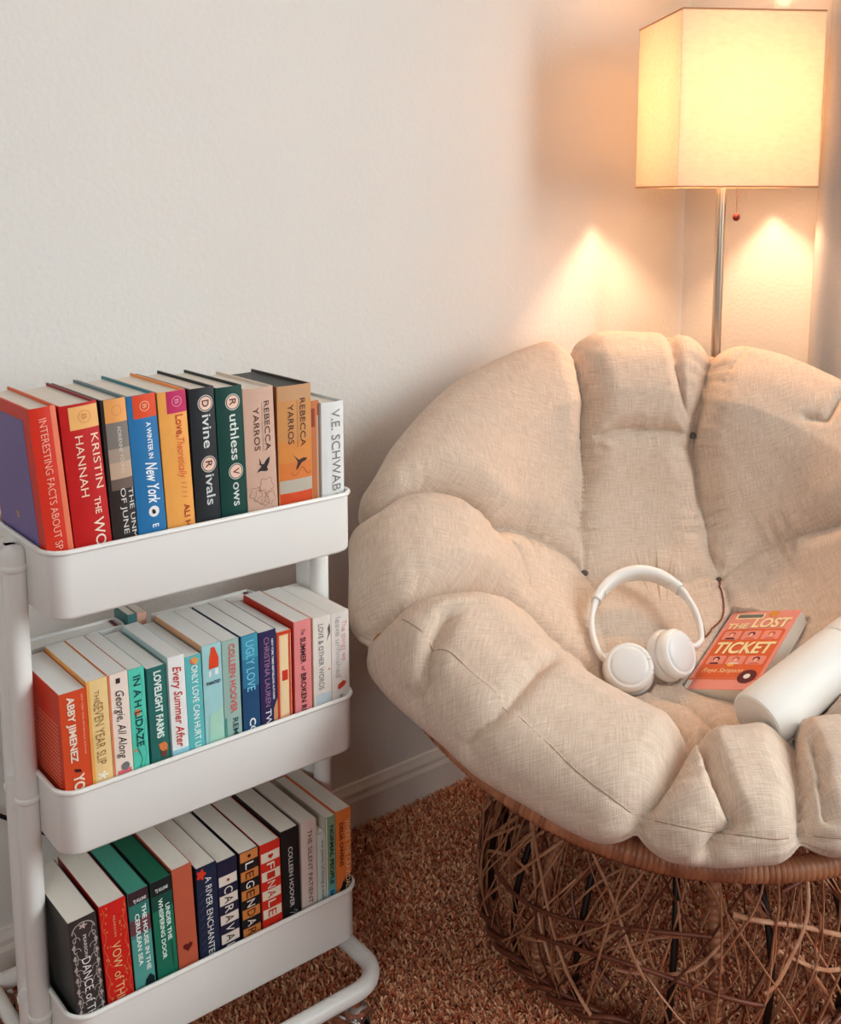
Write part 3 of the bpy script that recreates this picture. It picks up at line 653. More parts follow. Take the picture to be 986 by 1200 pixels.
def low_row():
    V = .128; G = 'books on the bottom tray'; Z = .1222
    def bk(x, t, h, lean, *a, y=1.190, d=.134, **k):
        x = .4265+(x-.4309)*1.0; t *= .985
        b = Book(t, h-.0022, d, *a, group=G, **k); b.place(x, y, Z, lean); return b
    b = bk(.4309, .0351, .2034, 3.09, (58, 50, 50), (64, 66, 64), label='charcoal book with pale scrolling vines on its spine, leftmost on the bottom tray')
    vine = (176, 164, 156)
    for c0, sg in ((.16, 1), (.86, -1)):
        b.curve([(.1*V+i*.02*V, c0+.07*math.sin(i*.55)*sg) for i in range(60)], vine, .0004)
        for i in range(9):
            a = (.2+.115*i)*V
            b.curve([(a+.0055*(q/6)*math.sin(q), c0+sg*.03+.0052*(q/6)*math.cos(q)*sg/b.t) for q in np.linspace(0, 6.5, 18)], vine, .00045)
            b.poly([(a+.004, c0-sg*.04), (a+.009, c0-sg*.12), (a+.012, c0-sg*.03), (a+.007, c0+sg*.02)], vine)
    b.curve([(.13*V-.012*math.sin(q), .5+.4*math.cos(q)) for q in np.linspace(0, PI, 20)], vine, .0007)
    b.poly([(.075*V+.003*math.sin(q)*(1+.4*math.cos(5*q)), .5+.12*math.cos(q)*(1+.4*math.cos(5*q))) for q in np.linspace(0, 2*PI, 30, endpoint=False)], (196, 170, 164))
    b.text('PEARSON', .17*V, .40*V, .52, .0038, (204, 196, 190), bold=.02).text('DANCE of THIEVES', .41*V, 1.28*V, .5, .0110, (236, 230, 226))
    b = bk(.4683, .0342, .2074, 2.70, (208, 36, 30), (150, 28, 26), label='bright red paperback flecked with gold on the bottom tray')
    gold = (216, 120, 70); m2 = MB()
    for i in range(46):
        a = random.uniform(.03, 1.1)*V; c = random.choice([random.uniform(.06, .3), random.uniform(.7, .94)]); r = random.uniform(.0006, .0014)
        m2.add([b.P(a+r*math.sin(q)*1.6, c+r*math.cos(q)/b.t, .0006) for q in (0, 1.3, 2.5, 3.8, 5)], [(0, 1, 2, 3, 4)])
    for c0 in (.1, .9): b.curve([(i*.03*V+.03*V, c0+.06*math.sin(i*.8)) for i in range(36)], gold, .0003, mb=m2)
    m2.build('spine_flecks', cmat(gold), b.e)
    b.text('PEARSON', .14*V, .36*V, .5, .003, (226, 160, 120)).text('VOW of THIEVES', .42*V, 1.25*V, .5, .0115, (232, 188, 130))
    teal_p = mat('teal_page_edges', (70, 150, 130), .6, bump=.3, bscale=900, var=.08, vscale=300)
    b = bk(.5044, .0268, .2095, 2.57, (84, 158, 148), (40, 70, 66), pages=teal_p, label='light teal book with teal page edges and white lettering on the bottom tray')
    b.band(0, .14*V, 0, 1, (60, 40, 46)).band(.14*V, .3*V, 0, 1, (52, 120, 110)).band(.3*V, .46*V, 0, 1, (112, 62, 70)).band(.46*V, .5*V, 0, 1, (74, 130, 126))
    b.text('TJ KLUNE', .0045, .0215, .55, .0042, (226, 226, 220), bold=.03, upright=True).text('THE HOUSE IN THE', .17*V, .88*V, .72, .0056, (228, 240, 234), bold=.03).text('CERULEAN SEA', .24*V, .80*V, .36, .0056, (228, 240, 234), bold=.03)
    b.poly([(.98*V, .5), (.93*V, .74), (.98*V, .95), (1.2*V, .95), (1.2*V, .4)], (26, 40, 44))
    b = bk(.5343, .0281, .2112, 2.57, (30, 112, 88), (24, 50, 44), pages=mat('green_page_edges', (24, 96, 72), .6, bump=.3, bscale=900, var=.08, vscale=300), label='deep green book with green page edges on the bottom tray')
    b.band(0, .16*V, 0, 1, (28, 34, 36)).band(.16*V, .32*V, 0, 1, (24, 74, 62)).text('TJ KLUNE', .0045, .0215, .5, .0042, (220, 224, 220), bold=.03, upright=True)
    b.text('UNDER THE', .28*V, .68*V, .72, .0056, (220, 240, 230), bold=.03).text('WHISPERING DOOR', .2*V, .86*V, .4, .0056, (220, 240, 230), bold=.03).curve([(.7*V, .78), (.98*V, .80)], (20, 66, 54), .0004)
    b = bk(.5632, .0274, .2155, 2.40, (190, 92, 66), (176, 84, 60), label='plain terracotta book with a small dark heart at the foot of its spine')
    def heart(b, a, c, r, col, lift=.0008):
        b.poly([(a-r*.06*(13*math.cos(q)-5*math.cos(2*q)-2*math.cos(3*q)-math.cos(4*q)), c+r*.06*16*math.sin(q)**3/b.t) for q in np.linspace(0, 2*PI, 26, endpoint=False)], col, lift)
    heart(b, .88*V, .5, .0068, (104, 28, 26))
    b = bk(.5915, .0292, .2031, 1.09, (32, 42, 66), (30, 34, 48), label='navy book with pale capitals and a red flower at the top of its spine')
    b.poly([(.075*V+.0065*math.sin(q)*(1+.25*math.cos(5*q)), .22+.2*math.cos(q)*(1+.25*math.cos(5*q))) for q in np.linspace(0, 2*PI, 36, endpoint=False)], (214, 60, 36))
    b.text('A RIVER ENCHANTED', .12*V, 1.04*V, .56, .0092, (232, 232, 228))
    for i in range(9): b.curve([((.3+.09*i)*V, .10), ((.26+.09*i)*V, .3)], (78, 98, 130), .0003)
    def check(x, t, h, lean, dark, light, word, first, lc, dc, label, y=1.19):
        b = bk(x, t, h, lean, dark, dark, label=label, y=y)
        s = .108*V; a = first*V
        for i, ch in enumerate(' '+word):
            on = i % 2 == 0
            if on: b.band(a+i*s, a+(i+1)*s, .04, .96, light)
            if ch != ' ': b.text(ch, a+i*s+.0022, a+(i+1)*s-.0022, .5, .0128, dc if on else lc, lift=.0009)
        return b
    b = check(.6215, .0289, .1995, 1.09, (34, 34, 58), (230, 216, 204), 'CARAVAL', .17, (236, 226, 216), INK, 'navy and cream chequered book on the bottom tray'); b.disc(.17*V+.0068, .5, .002, (140, 50, 36), lift=.0009)
    b = check(.6537, .0292, .1986, 1.09, (26, 26, 30), (208, 128, 66), 'LEGENDARY', 0, (240, 232, 224), (96, 46, 24), 'black and orange chequered book on the bottom tray'); b.disc(.0068, .5, .0024, INK, lift=.0009)
    b = check(.6848, .0313, .1974, 1.09, (212, 46, 32), (236, 220, 198), 'FINALE', .1, (240, 228, 208), (196, 46, 34), 'red and cream chequered book with a heart on the bottom tray'); heart(b, .1*V+.0065, .5, .0042, (186, 40, 30), .0009)
    b = bk(.7171, .0285, .2041, 1.00, (28, 28, 28), (24, 24, 26), label='black paperback with white spaced capitals on the bottom tray')
    b.text('COLLEEN HOOVER', .2*V, .90*V, .5, .0068, (214, 210, 206), bold=.01).curve([(.96*V, .35), (.99*V, .7), (.97*V, .8), (.95*V, .6)], (200, 196, 190), .0004)
    b = bk(.7465, .0249, .2042, .06, (224, 204, 194), (214, 194, 184), (206, 190, 180), label='pinkish white paperback with dark spaced capitals on the bottom tray')
    b.text('THE SILENT PATIENT', .1*V, .96*V, .55, .0072, (88, 52, 48))
    b = bk(.7722, .0142, .1779, 0, (206, 212, 204), (200, 204, 198), label='small slim pale booklet between the pinkish white and the sage green book', d=.125)
    b.text('the perks of being a wallflower', .08*V, .96*V, .62, .005, (104, 124, 124))
    b = bk(.7869, .0161, .1965, 0, (132, 162, 132), (206, 198, 184), label='slim sage green paperback shading to blue, second from right on the bottom tray')
    b.band(.72*V, .86*V, .12, 1, (110, 170, 160)).band(.86*V, 1.3*V, .12, 1, (104, 178, 200)).band(0, 1.3*V, 0, .12, (226, 214, 190)).text('NORMAL PEOPLE', .1*V, .80*V, .58, .0062, (26, 62, 46), bold=.03).text('SALLY ROONEY', .87*V, 1.5*V, .58, .0062, (26, 52, 66), bold=.03)
    b = bk(.8037, .0262, .1990, 0, (228, 122, 56), (214, 96, 48), label='orange paperback with a black reed silhouette, rightmost on the bottom tray')
    b.poly([(1.2*V, 0), (.98*V, 0), (.94*V, .2), (.90*V, .34), (.84*V, .42), (.86*V, .5), (.80*V, .56), (.83*V, .66), (.77*V, .74), (.80*V, .86), (.78*V, 1), (1.2*V, 1)], (24, 20, 22))
    b.text('WHERE THE CRAWDADS SING', .12*V, 1.2*V, .76, .0088, (244, 196, 150), bold=.01, lift=.0011).text('DELIA OWENS', .14*V, .66*V, .34, .0062, (88, 36, 28), bold=.02)
low_row()
def back_books():
    for xr, w_, h, lab in ((.563, .138, .201, 'white hardcover standing sideways at the back left of the middle tray'), (.768, .152, .192, 'white hardcover with a dark red headband standing sideways behind the blue paperbacks')):
        b = Book(.034, h, w_, (230, 228, 226), pages=PAGES_W, hard=True, label=lab, group='white hardcovers behind the middle row')
        MB().box(.004, .030, .0045, .009, h-.006, h-.0018).build('headband', cmat((92, 26, 34)), b.e)
        b.e.location = (xr, 1.334, .4122); b.e.rotation_euler = (0, 0, PI/2)
    for x, t, c, lab in ((.5685, .012, (70, 122, 124), 'slim teal booklet between the two sideways white hardcovers'), (.5815, .013, (222, 170, 150), 'slim peach booklet between the two sideways white hardcovers')):
        b = Book(t, .212, .045, c, c, c, label=lab); b.place(x, 1.335, .4122, 0)
back_books()


# poses of the things that lie in the cushion (world metres)
def v3(*a): return np.array(a, float)
BOT0, BOT1 = v3(1.2374, .8065, .463), v3(1.4112, .7853, .519)
BOTD = (BOT1-BOT0)/np.linalg.norm(BOT1-BOT0); BOTR, BOTL = .0430, .262
BKC = v3(1.4150, .9530, .4720)
BKR = np.array([[.0833, .9192, -.385], [-.9498, .1901, .2484], [.3015, .3449, .8889]])     # columns: right, up, outward
BKW, BKH, BKT = .126, .196, .024
HP_L, HP_R, HP_T = v3(1.2543, 1.1261, .4903), v3(1.3887, 1.0161, .4943), v3(1.3726, 1.1331, .5569)
CUPS = [(v3(1.2397, 1.0349, .4662), v3(-.5703, -.5332, .6249)), (v3(1.3159, .9943, .4794), v3(.0426, -.8911, .4517))]
def carve(V, NV, top):
    """let the stuffing give way under the things that rest on it"""
    for _ in range(5):
        dmin = np.full(len(V), 9.)
        q = V-BOT0; t = q@BOTD; rad = np.linalg.norm(q-t[:, None]*BOTD, axis=1)
        dmin = np.minimum(dmin, np.maximum(rad-BOTR, np.maximum(-t, t-BOTL)))
        l = (V-BKC)@BKR
        dmin = np.minimum(dmin, np.maximum(np.maximum(np.abs(l[:, 0])-BKW/2, np.abs(l[:, 1])-BKH/2), np.abs(l[:, 2]+BKT/2)-BKT/2))
        # also everything that stands above the book's underside inside its outline
        ins = (np.abs(l[:, 0]) < BKW/2) & (np.abs(l[:, 1]) < BKH/2) & (l[:, 2] > -BKT) & (l[:, 2] < .05)
        dmin = np.where(ins, np.minimum(dmin, -(l[:, 2]+BKT)), dmin)
        for c, n_ in CUPS:
            q = V-c; t = q@n_; rad = np.linalg.norm(q-t[:, None]*n_, axis=1)
            dmin = np.minimum(dmin, np.maximum(rad-.040, np.abs(t+.022)-.022))
        x = .0045-dmin
        mv = np.where(x > 0, x, 0)
        V = V-NV*(mv*top)[:, None]
    return V
# ------------------------------------------------------------------ papasan chair
BC = np.array([1.3442, 1.0227, .6104]); TAU, PHI, RB = .527, 4.069, .487
NV = np.array([math.sin(TAU)*math.cos(PHI), math.sin(TAU)*math.sin(PHI), math.cos(TAU)])
AV = np.cross(NV, [0, 0, 1.]); AV /= np.linalg.norm(AV); BV = np.cross(NV, AV)
PROF = np.array([(0,-.165),(.08,-.161),(.16,-.145),(.24,-.106),(.31,-.047),(.37,.018),(.415,.062),(.455,.080),(.49,.072),(.511,.050),(.514,.030),(.500,.016),(.47,.010),(.43,-.03),(.37,-.105),(.28,-.175),(.15,-.225),(0,-.235)])
def prof(s):
    d = np.r_[0, np.cumsum(np.hypot(*np.diff(PROF, axis=0).T))]; d /= d[-1]
    q = np.linspace(0, 1, 801); P = np.c_[np.interp(q, d, PROF[:, 0]), np.interp(q, d, PROF[:, 1])]
    k = np.exp(-np.linspace(-2, 2, 41)**2); k /= k.sum()
    Pp = np.vstack([P[0]+(P[0]-P[20:0:-1])*[1, -1], P, P[-1]+(P[-1]-P[-2:-22:-1])*[1, -1]])
    P = np.c_[np.convolve(Pp[:, 0], k, 'valid'), np.convolve(Pp[:, 1], k, 'valid')]
    return np.interp(s, q, P[:, 0]), np.interp(s, q, P[:, 1])
def surf(th, s):
    rho, h = prof(s)
    return BC+NV*h[..., None]+rho[..., None]*(np.cos(th)[..., None]*AV+np.sin(th)[..., None]*BV)
# seams: strength, width, [(angle in degrees, s along the section)]
SEAMS = [
 (1,.075,[(284,.62),(284,.5),(284.0,.448),(285.0,.409),(286.5,.35),(289.0,.315),(292.5,.241),(309.5,.152),(319.5,.132)]),
 (1,.075,[(252,.62),(252,.5),(252.0,.464),(252.5,.389),(253.5,.313),(253.5,.285),(247.0,.213),(234.0,.144),(219.0,.115)]),
 (.45,.04,[(262.0,.47),(262.0,.443),(261.0,.395),(258.0,.346),(254.0,.31)]),
 (.3,.03,[(245.5,.448),(248.0,.389),(251.5,.338)]),
 (.55,.06,[(289.0,.302),(278.5,.306),(267.5,.304),(254.0,.304)]),
 (1,.075,[(350,.62),(350.5,.501),(350.5,.459),(346.5,.417),(342.5,.383),(339.5,.33),(339.0,.284),(327.0,.228),(320.5,.175),(319.5,.132)]),
 (.35,.05,[(339.0,.284),(342.0,.234),(350.0,.21),(359.5,.22)]),
 (1,.075,[(16.5,.62),(16.5,.49),(16.0,.459),(15.0,.425),(11.5,.35),(7.0,.295),(3.5,.245)]),
 (.5,.04,[(32.5,.48),(32.5,.464),(28.0,.436),(23.5,.409)]),
 (.35,.05,[(44.0,.48),(44.0,.465),(45.5,.425),(42.0,.341)]),
 (.9,.07,[(3.5,.245),(9,.19),(28,.15),(60.5,.16),(77.5,.20),(81.5,.281)]),
 (.9,.07,[(70,.62),(70.5,.495),(71.0,.46),(73.0,.422),(76.0,.368),(81.5,.281)]),
 (.8,.035,[(81.0,.301),(80.5,.381),(82.0,.426),(83.5,.451),(81.0,.473),(80,.49)]),
 (.9,.06,[(93,.62),(93.5,.474),(94.5,.429),(98.0,.374),(108.0,.281)]),
 (.5,.035,[(102.5,.372),(98.0,.423),(97.0,.454)]),
 (.8,.06,[(81.5,.281),(88.0,.25),(95.0,.241),(103.0,.25),(108.0,.281)]),
 (.9,.075,[(108,.281),(122,.35),(126,.5),(127,.62)]),
 (.1,.012,[(20,.43),(31.5,.428),(43.5,.423),(55.0,.437),(63.0,.453),(71.0,.464),(79.0,.464),(84.5,.467),(93.0,.471),(100.0,.478),(120,.48)]),
 (.8,.07,[(219.0,.115),(215.5,.169),(208.0,.228),(199.5,.284),(193.5,.341),(190,.45),(189,.62)]),
 (.8,.05,[(319.5,.132),(297.0,.083),(243.0,.078),(219.0,.115)]),
 (.3,.03,[(221.5,.47),(221.5,.425),(220.0,.388),(225.0,.378)]),
 (.9,.075,[(219.0,.115),(221,.2)]) if False else (.5,.05,[(158,.62),(158,.45),(155,.3),(150,.2)]),
 (.7,.045,[(319.5,.132),(330.5,.101),(17.5,.095),(56.0,.127)]),
 (.7,.045,[(219.0,.115),(199.0,.096),(164.0,.089),(120.0,.109)]),
 (.6,.045,[(56.0,.127),(71.5,.129),(88.0,.152),(93.0,.237)]),
 (.6,.045,[(120.0,.109),(110.5,.2),(108,.27)]),
]
def hash_noise(P, f, seed):
    """cheap smooth value noise: sum of sines in warped directions"""
    rg = np.random.default_rng(seed); o = np.zeros(len(P))
    for i in range(9):
        d = rg.normal(size=3); d /= np.linalg.norm(d); o += np.sin(P@d*f*rg.uniform(.6, 1.6)+rg.uniform(0, 6.28)+1.3*np.sin(P@rg.normal(size=3)*f*.4))
    return o/4
def cushion_mesh():
    NT, NS = 760, 340
    sv = np.linspace(0.004, .992, NS)
    T, Sg = np.meshgrid(np.linspace(0, 2*PI, NT, endpoint=False), sv, indexing='ij')
    P = surf(T, Sg)
    dT = np.roll(P, -1, 0)-np.roll(P, 1, 0); dS = np.gradient(P, axis=1); N = np.cross(dT, dS)
    N /= np.linalg.norm(N, axis=2, keepdims=True)+1e-12
    if (N[:, 30]@NV).mean() < 0: N = -N
    P = P.reshape(-1, 3); N = N.reshape(-1, 3); Sf = Sg.ravel(); Tf = T.ravel()
    A = .062*np.exp(-((Sf-.37)/.15)**2)+.020
    A = np.where(Sf > .5, A*np.clip(1-(Sf-.5)/.15, .12, 1), A)
    deg = np.degrees(Tf)
    # the front lobes are stuffed fuller on their inner side
    fr = np.exp(-(((deg-45+180) % 360-180)/42)**2)*np.exp(-((Sf-.30)/.09)**2)
    A += .045*fr
    best = np.full(len(P), 9.); 
    Hmin = np.full(len(P), 1.0); wr = np.zeros(len(P))
    for (k, wd, pts) in SEAMS:
        q = []; arc = []
        L = 0; last = None
        for (t0, s0), (t1, s1) in zip(pts[:-1], pts[1:]):
            d = ((t1-t0+180) % 360)-180
            n = 14
            for i in range(n+ (1 if (t1, s1) == pts[-1] else 0)):
                u = i/n; p = surf(np.array([math.radians(t0+d*u)]), np.array([s0+(s1-s0)*u]))[0]
                if last is not None: L += np.linalg.norm(p-last)
                last = p; q.append(p); arc.append(L)
        q = np.array(q); arc = np.array(arc)
        # smooth the seam line
        if len(q) > 20:
            for _ in range(6): q[1:-1] = (q[:-2]+q[1:-1]*2+q[2:])/4
        D = np.full(len(P), 9.); J = np.zeros(len(P), int)
        for j0 in range(0, len(P), 20000):
            dd = ((P[j0:j0+20000, None]-q[None])**2).sum(2); J[j0:j0+20000] = dd.argmin(1); D[j0:j0+20000] = np.sqrt(dd.min(1))
        x = np.clip(D/wd, 0, 1)
        pr = np.sqrt(1-(1-x)**2+1e-6)
        h = 1-k*(1-pr)
        m = .02; # smooth minimum keeps lobes round where seams meet
        Hmin = -np.log(np.exp(-Hmin/m)+np.exp(-h/m))*m if k > .2 else Hmin-k*np.exp(-(D/.0022)**2)*.35
        wr += k*np.exp(-(D/.035)**2)*(1-np.exp(-(D/.006)**2))*(np.sin(arc[J]*150+3*np.sin(arc[J]*47))+.6*np.sin(arc[J]*83+1))*(.4+.6*np.sin(arc[J]*19+k*7)**2)
    Hmin = np.clip(Hmin, 0, 1.1)
    H = A*Hmin - A*(.35+.5*np.clip((Sf-.36)/.12, 0, 1))
    top = np.clip((.62-Sf)/.1, 0, 1)
    H += wr*.0034*top
    H += (hash_noise(P, 22, 3)*.0040+hash_noise(P, 55, 5)*.0010)*top
    # long soft creases
    H += .0016*top*np.clip(np.sin(P@np.array([38., -22, 30])+2*np.sin(P@np.array([9., 17, -8]))), .55, 1)
    V = P+N*H[:, None]
    # the cushion slumps over the rim on the side of the left wall
    dg_ = (deg-350+180) % 360-180
    ov = np.clip((52-np.abs(dg_))/26, 0, 1); ov = ov*ov*(3-2*ov)
    g = np.exp(-((Sf-.53)/.075)**2)*ov
    rad = (np.cos(Tf)[:, None]*AV+np.sin(Tf)[:, None]*BV)
    V = V+rad*(g*.003)[:, None]-NV*(g*.042)[:, None]
    # and sits higher along the front
    fr2 = np.exp(-(((deg-98+180) % 360-180)/38)**2)*np.exp(-((Sf-.54)/.09)**2)
    V = V-rad*(fr2*.012)[:, None]+NV*(fr2*.020)[:, None]
    sm_ = np.exp(-(((deg-15+180) % 360-180)/7)**2)+np.exp(-(((deg-350+180) % 360-180)/7)**2)
    V = V+rad*(g*sm_*.016)[:, None]
    V = carve(V, NV, np.clip((.5-Sf)/.08, 0, 1))
    i = np.arange(NT)[:, None]*NS+np.arange(NS-1)[None]; j = ((np.arange(NT)+1) % NT)[:, None]*NS+np.arange(NS-1)[None]
    F = np.stack([i, i+1, j+1, j], -1).reshape(-1, 4)
    rho, hh = prof(Sg); arcl = Sg*1.42
    uv = np.c_[(arcl*np.cos(T)).ravel(), (arcl*np.sin(T)).ravel()]
    # close the poles
    V = np.vstack([V, V.reshape(NT, NS, 3)[:, 0].mean(0), V.reshape(NT, NS, 3)[:, -1].mean(0)]); uv = np.vstack([uv, [0, 0], [0, 0]])
    c0, c1 = NT*NS, NT*NS+1; a = np.arange(NT); b = (a+1) % NT
    Ft = np.concatenate([np.c_[np.full(NT, c0), a*NS, b*NS, b*NS], np.c_[np.full(NT, c1), b*NS+NS-1, a*NS+NS-1, a*NS+NS-1]])
    return V, F, Ft, uv
CV, CF, CFt, CUV = cushion_mesh()
def loc(rho, th, h):
    """bowl frame to world"""
    return Vector(BC+NV*h+rho*(math.cos(th)*AV+math.sin(th)*BV))
def chair():
    BX, BY = 1.375, 1.035
    # ---- cushion (lifts out of the bowl: a thing of its own)
    me = bpy.data.meshes.new('chair_cushion')
    tri = CFt[:, :3]; faces = [tuple(f) for f in CF.tolist()]+[tuple(f) for f in tri.tolist()]
    me.from_pydata(CV.tolist(), [], faces); me.update()
    import bmesh
    bm = bmesh.new(); bm.from_mesh(me); bmesh.ops.recalc_face_normals(bm, faces=bm.faces); bm.to_mesh(me); bm.free()
    me.shade_smooth(); l = me.uv_layers.new(name='UVMap')
    vi = np.empty(len(me.loops), np.int32); me.loops.foreach_get('vertex_index', vi); l.data.foreach_set('uv', CUV[vi].astype(np.float32).ravel())
    me.materials.append(LINEN)
    cu = bpy.data.objects.new('chair_cushion', me); COL.objects.link(cu)
    tag(cu, 'thick tufted round beige linen cushion lying in the rattan bowl chair', 'cushion')
    # thread at the tufts and the tie cords
    cord = mat('brown_cord', (132, 72, 48), .7)
    def sp(t, s, lift): 
        p = surf(np.array([math.radians(t)]), np.array([s]))[0]; return Vector(p)+Vector(NV)*lift
    for t, s in ((253.5, .305), (319.5, .132), (219, .115)):
        p = sp(t, s, -.004); mb = MB()
        mb.lathe([(.002, -.003), (.006, -.002), (.0075, .001), (.005, .004), (.001, .0045)], 14, Matrix.Translation(p) @ Vector(NV).to_track_quat('Z', 'Y').to_matrix().to_4x4())
        mb.build('tuft_button', mat('grey_button', (92, 84, 80), .6), cu, smooth=60)
    G = CV[:-2].reshape(760, 340, 3); sv0, sv1 = .004, .992
    def on(t, s, lift=.0004):
        a = (t % 360)/360*760; b = (s-sv0)/(sv1-sv0)*339; i, j = int(a), int(b); fa, fb = a-i, b-j; i2 = (i+1) % 760; i %= 760
        p = (G[i, j]*(1-fa)+G[i2, j]*fa)*(1-fb)+(G[i, j+1]*(1-fa)+G[i2, j+1]*fa)*fb
        q = np.cross(G[i2, j]-G[i, j], G[i, j+1]-G[i, j]); q /= np.linalg.norm(q)+1e-12
        q0 = p-BC; ax = q0-NV*(q0@NV)
        if q@NV*(1 if s < .42 else 0)+(q@ax if s >= .42 else 0) < 0: q = -q
        return Vector(p+q*lift)
    def dense(pts, n=10):
        o = []
        for (t0, s0), (t1, s1) in zip(pts[:-1], pts[1:]):
            d = ((t1-t0+180) % 360)-180
            o += [(t0+d*i/n, s0+(s1-s0)*i/n) for i in range(n)]
        return o+[pts[-1]]
    seamc = mat('seam_thread', (172, 146, 124), .9)
    for pts in ([(20, .445), (31.5, .430), (43.5, .428), (55, .438), (63, .452), (69, .462)], [(72.5, .464), (79, .466), (84.5, .467), (91, .471)], [(95, .474), (104, .478), (120, .48)]):
        MB().tube([on(t, s) for t, s in dense(pts)], .0007, 6).build('seam_stitching', seamc, cu, smooth=80)
    MB().tube([on(t, s, .002) for t, s in dense([(219, .115), (213, .102), (199, .090), (182, .076), (168, .060), (150, .052), (190, .045)], 8)], .0014, 7).build('tie_cord', cord, cu, smooth=80)
    # ---- chair
    e = empty('rattan_bowl_chair', (BX, BY, 0), label='round rattan papasan bowl chair on a wicker drum base', cat='chair')
    off = Matrix.Translation((-BX, -BY, 0))
    def B(mb, name, m, par=None, sm=60): return mb.xf(off).build(name, m, par or e, smooth=sm)
    # bowl rim: cane core with peel wound round it
    rim_r = .0155; n = 2600; NK = 12; V = []
    wraps = 430
    P = []; rr = []
    for i in range(n):
        th = 2*PI*i/n; ph = (i*wraps/n) % 1
        P.append(loc(RB, th, .001)); rr.append(rim_r*(.9+.14*math.sqrt(max(0, 1-(2*ph-1)**2)))*(1+.03*math.sin(i*.037)))
    rim = MB().tube(P, rr, NK, closed=True); B(rim, 'bowl_rim', WICKR)
    # ribs of the bowl and hoops
    bp = [(RB*.985, -.012), (.45, -.09), (.38, -.165), (.28, -.222), (.16, -.256), (.06, -.266)]
    def bowlpt(u, th):
        x = u*(len(bp)-1); i = min(int(x), len(bp)-2); f = x-i
        return loc(bp[i][0]*(1-f)+bp[i+1][0]*f, th, bp[i][1]*(1-f)+bp[i+1][1]*f)
    for k in range(20):
        th = 2*PI*k/20+.08
        B(MB().tube([bowlpt(i/16, th) for i in range(17)], .0075, 8), 'bowl_rib', WICKD)
    for u in (.22, .45, .7, 1.0):
        B(MB().tube([bowlpt(u, 2*PI*i/96)+Vector(NV)*-.006 for i in range(96)], .007, 8, closed=True), 'bowl_hoop', WICKD)
    # ---- base: barrel drum
    ZT = .275
    def brad(z): 
        u = z/ZT; return .300+.030*math.sin(min(1, u*1.05)*PI*.62+.5)-.075*u**2.2
    def bp_(th, z, dr=0): r = brad(z)+dr; return Vector((BX+r*math.cos(th), BY+r*math.sin(th), z))
    def ring(z, r, name, dr=0, wraps_=240):
        n = wraps_*5; rr = [r*(.9+.16*math.sqrt(max(0, 1-(2*((i*wraps_/n) % 1)-1)**2))) for i in range(n)]
        return B(MB().tube([bp_(2*PI*i/n, z, dr) for i in range(n)], rr, 8, closed=True), name, WICKR)
    ring(ZT, .012, 'base_top_ring')
    ring(.012, .010, 'base_bottom_ring')
    for j in range(3):
        B(MB().tube([bp_(2*PI*i/240, .022+.008*math.sin(i*.4+j*2.1), .004+.007*math.cos(i*.4+j*2.1)) for i in range(240)], .0042, 7, closed=True), 'braided_cane', WICKD)
    rg = random.Random(11)
    for k in range(14):
        th = 2*PI*k/14+.17
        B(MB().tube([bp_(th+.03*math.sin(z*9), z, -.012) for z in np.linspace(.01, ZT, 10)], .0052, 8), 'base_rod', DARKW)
    for k in range(7):                       # rods wound with peel
        th = 2*PI*k/7+.39
        n = 150; zz = np.linspace(.012, ZT, n)
        B(MB().tube([bp_(th, z, -.014) for z in zz], [.0105*(.88+.2*math.sqrt(max(0, 1-(2*((i/5) % 1)-1)**2))) for i in range(n)], 9), 'wrapped_rod', WICKR)
    # loose criss-cross strands
    for k in range(240):
        th0 = 2*PI*k/240+rg.uniform(-.05, .05); dth = rg.choice([-1, 1])*rg.uniform(.05, .75)
        z0, z1 = (.018, ZT-.004) if rg.random() < .62 else (rg.uniform(.02, .12), rg.uniform(.15, ZT))
        if rg.random() < .5: z0, z1 = z1, z0
        bow = rg.uniform(-.03, .03); dr = rg.uniform(-.008, .010); wd = rg.uniform(.0020, .0038)
        pts = [bp_(th0+dth*u, z0+(z1-z0)*u+bow*math.sin(PI*u), dr+.004*math.sin(u*9+k)) for u in np.linspace(0, 1, 12)]
        B(MB().tube(pts, wd, 6, flat=.5), 'wicker_strand', WICK if rg.random() < .82 else WICKD)
    # a few heavier canes that wander sideways
    for k in range(9):
        th0 = rg.uniform(0, 2*PI); zc = rg.uniform(.05, .24); L = rg.uniform(.7, 1.3); a1 = rg.uniform(.01, .03); f = rg.uniform(3, 5)
        pts = [bp_(th0+L*u, min(ZT-.01, max(.02, zc+a1*math.sin(f*u+k))), .009+.003*math.sin(u*7)) for u in np.linspace(0, 1, 22)]
        B(MB().tube(pts, .0034, 7), 'wandering_cane', WICKD)
chair()


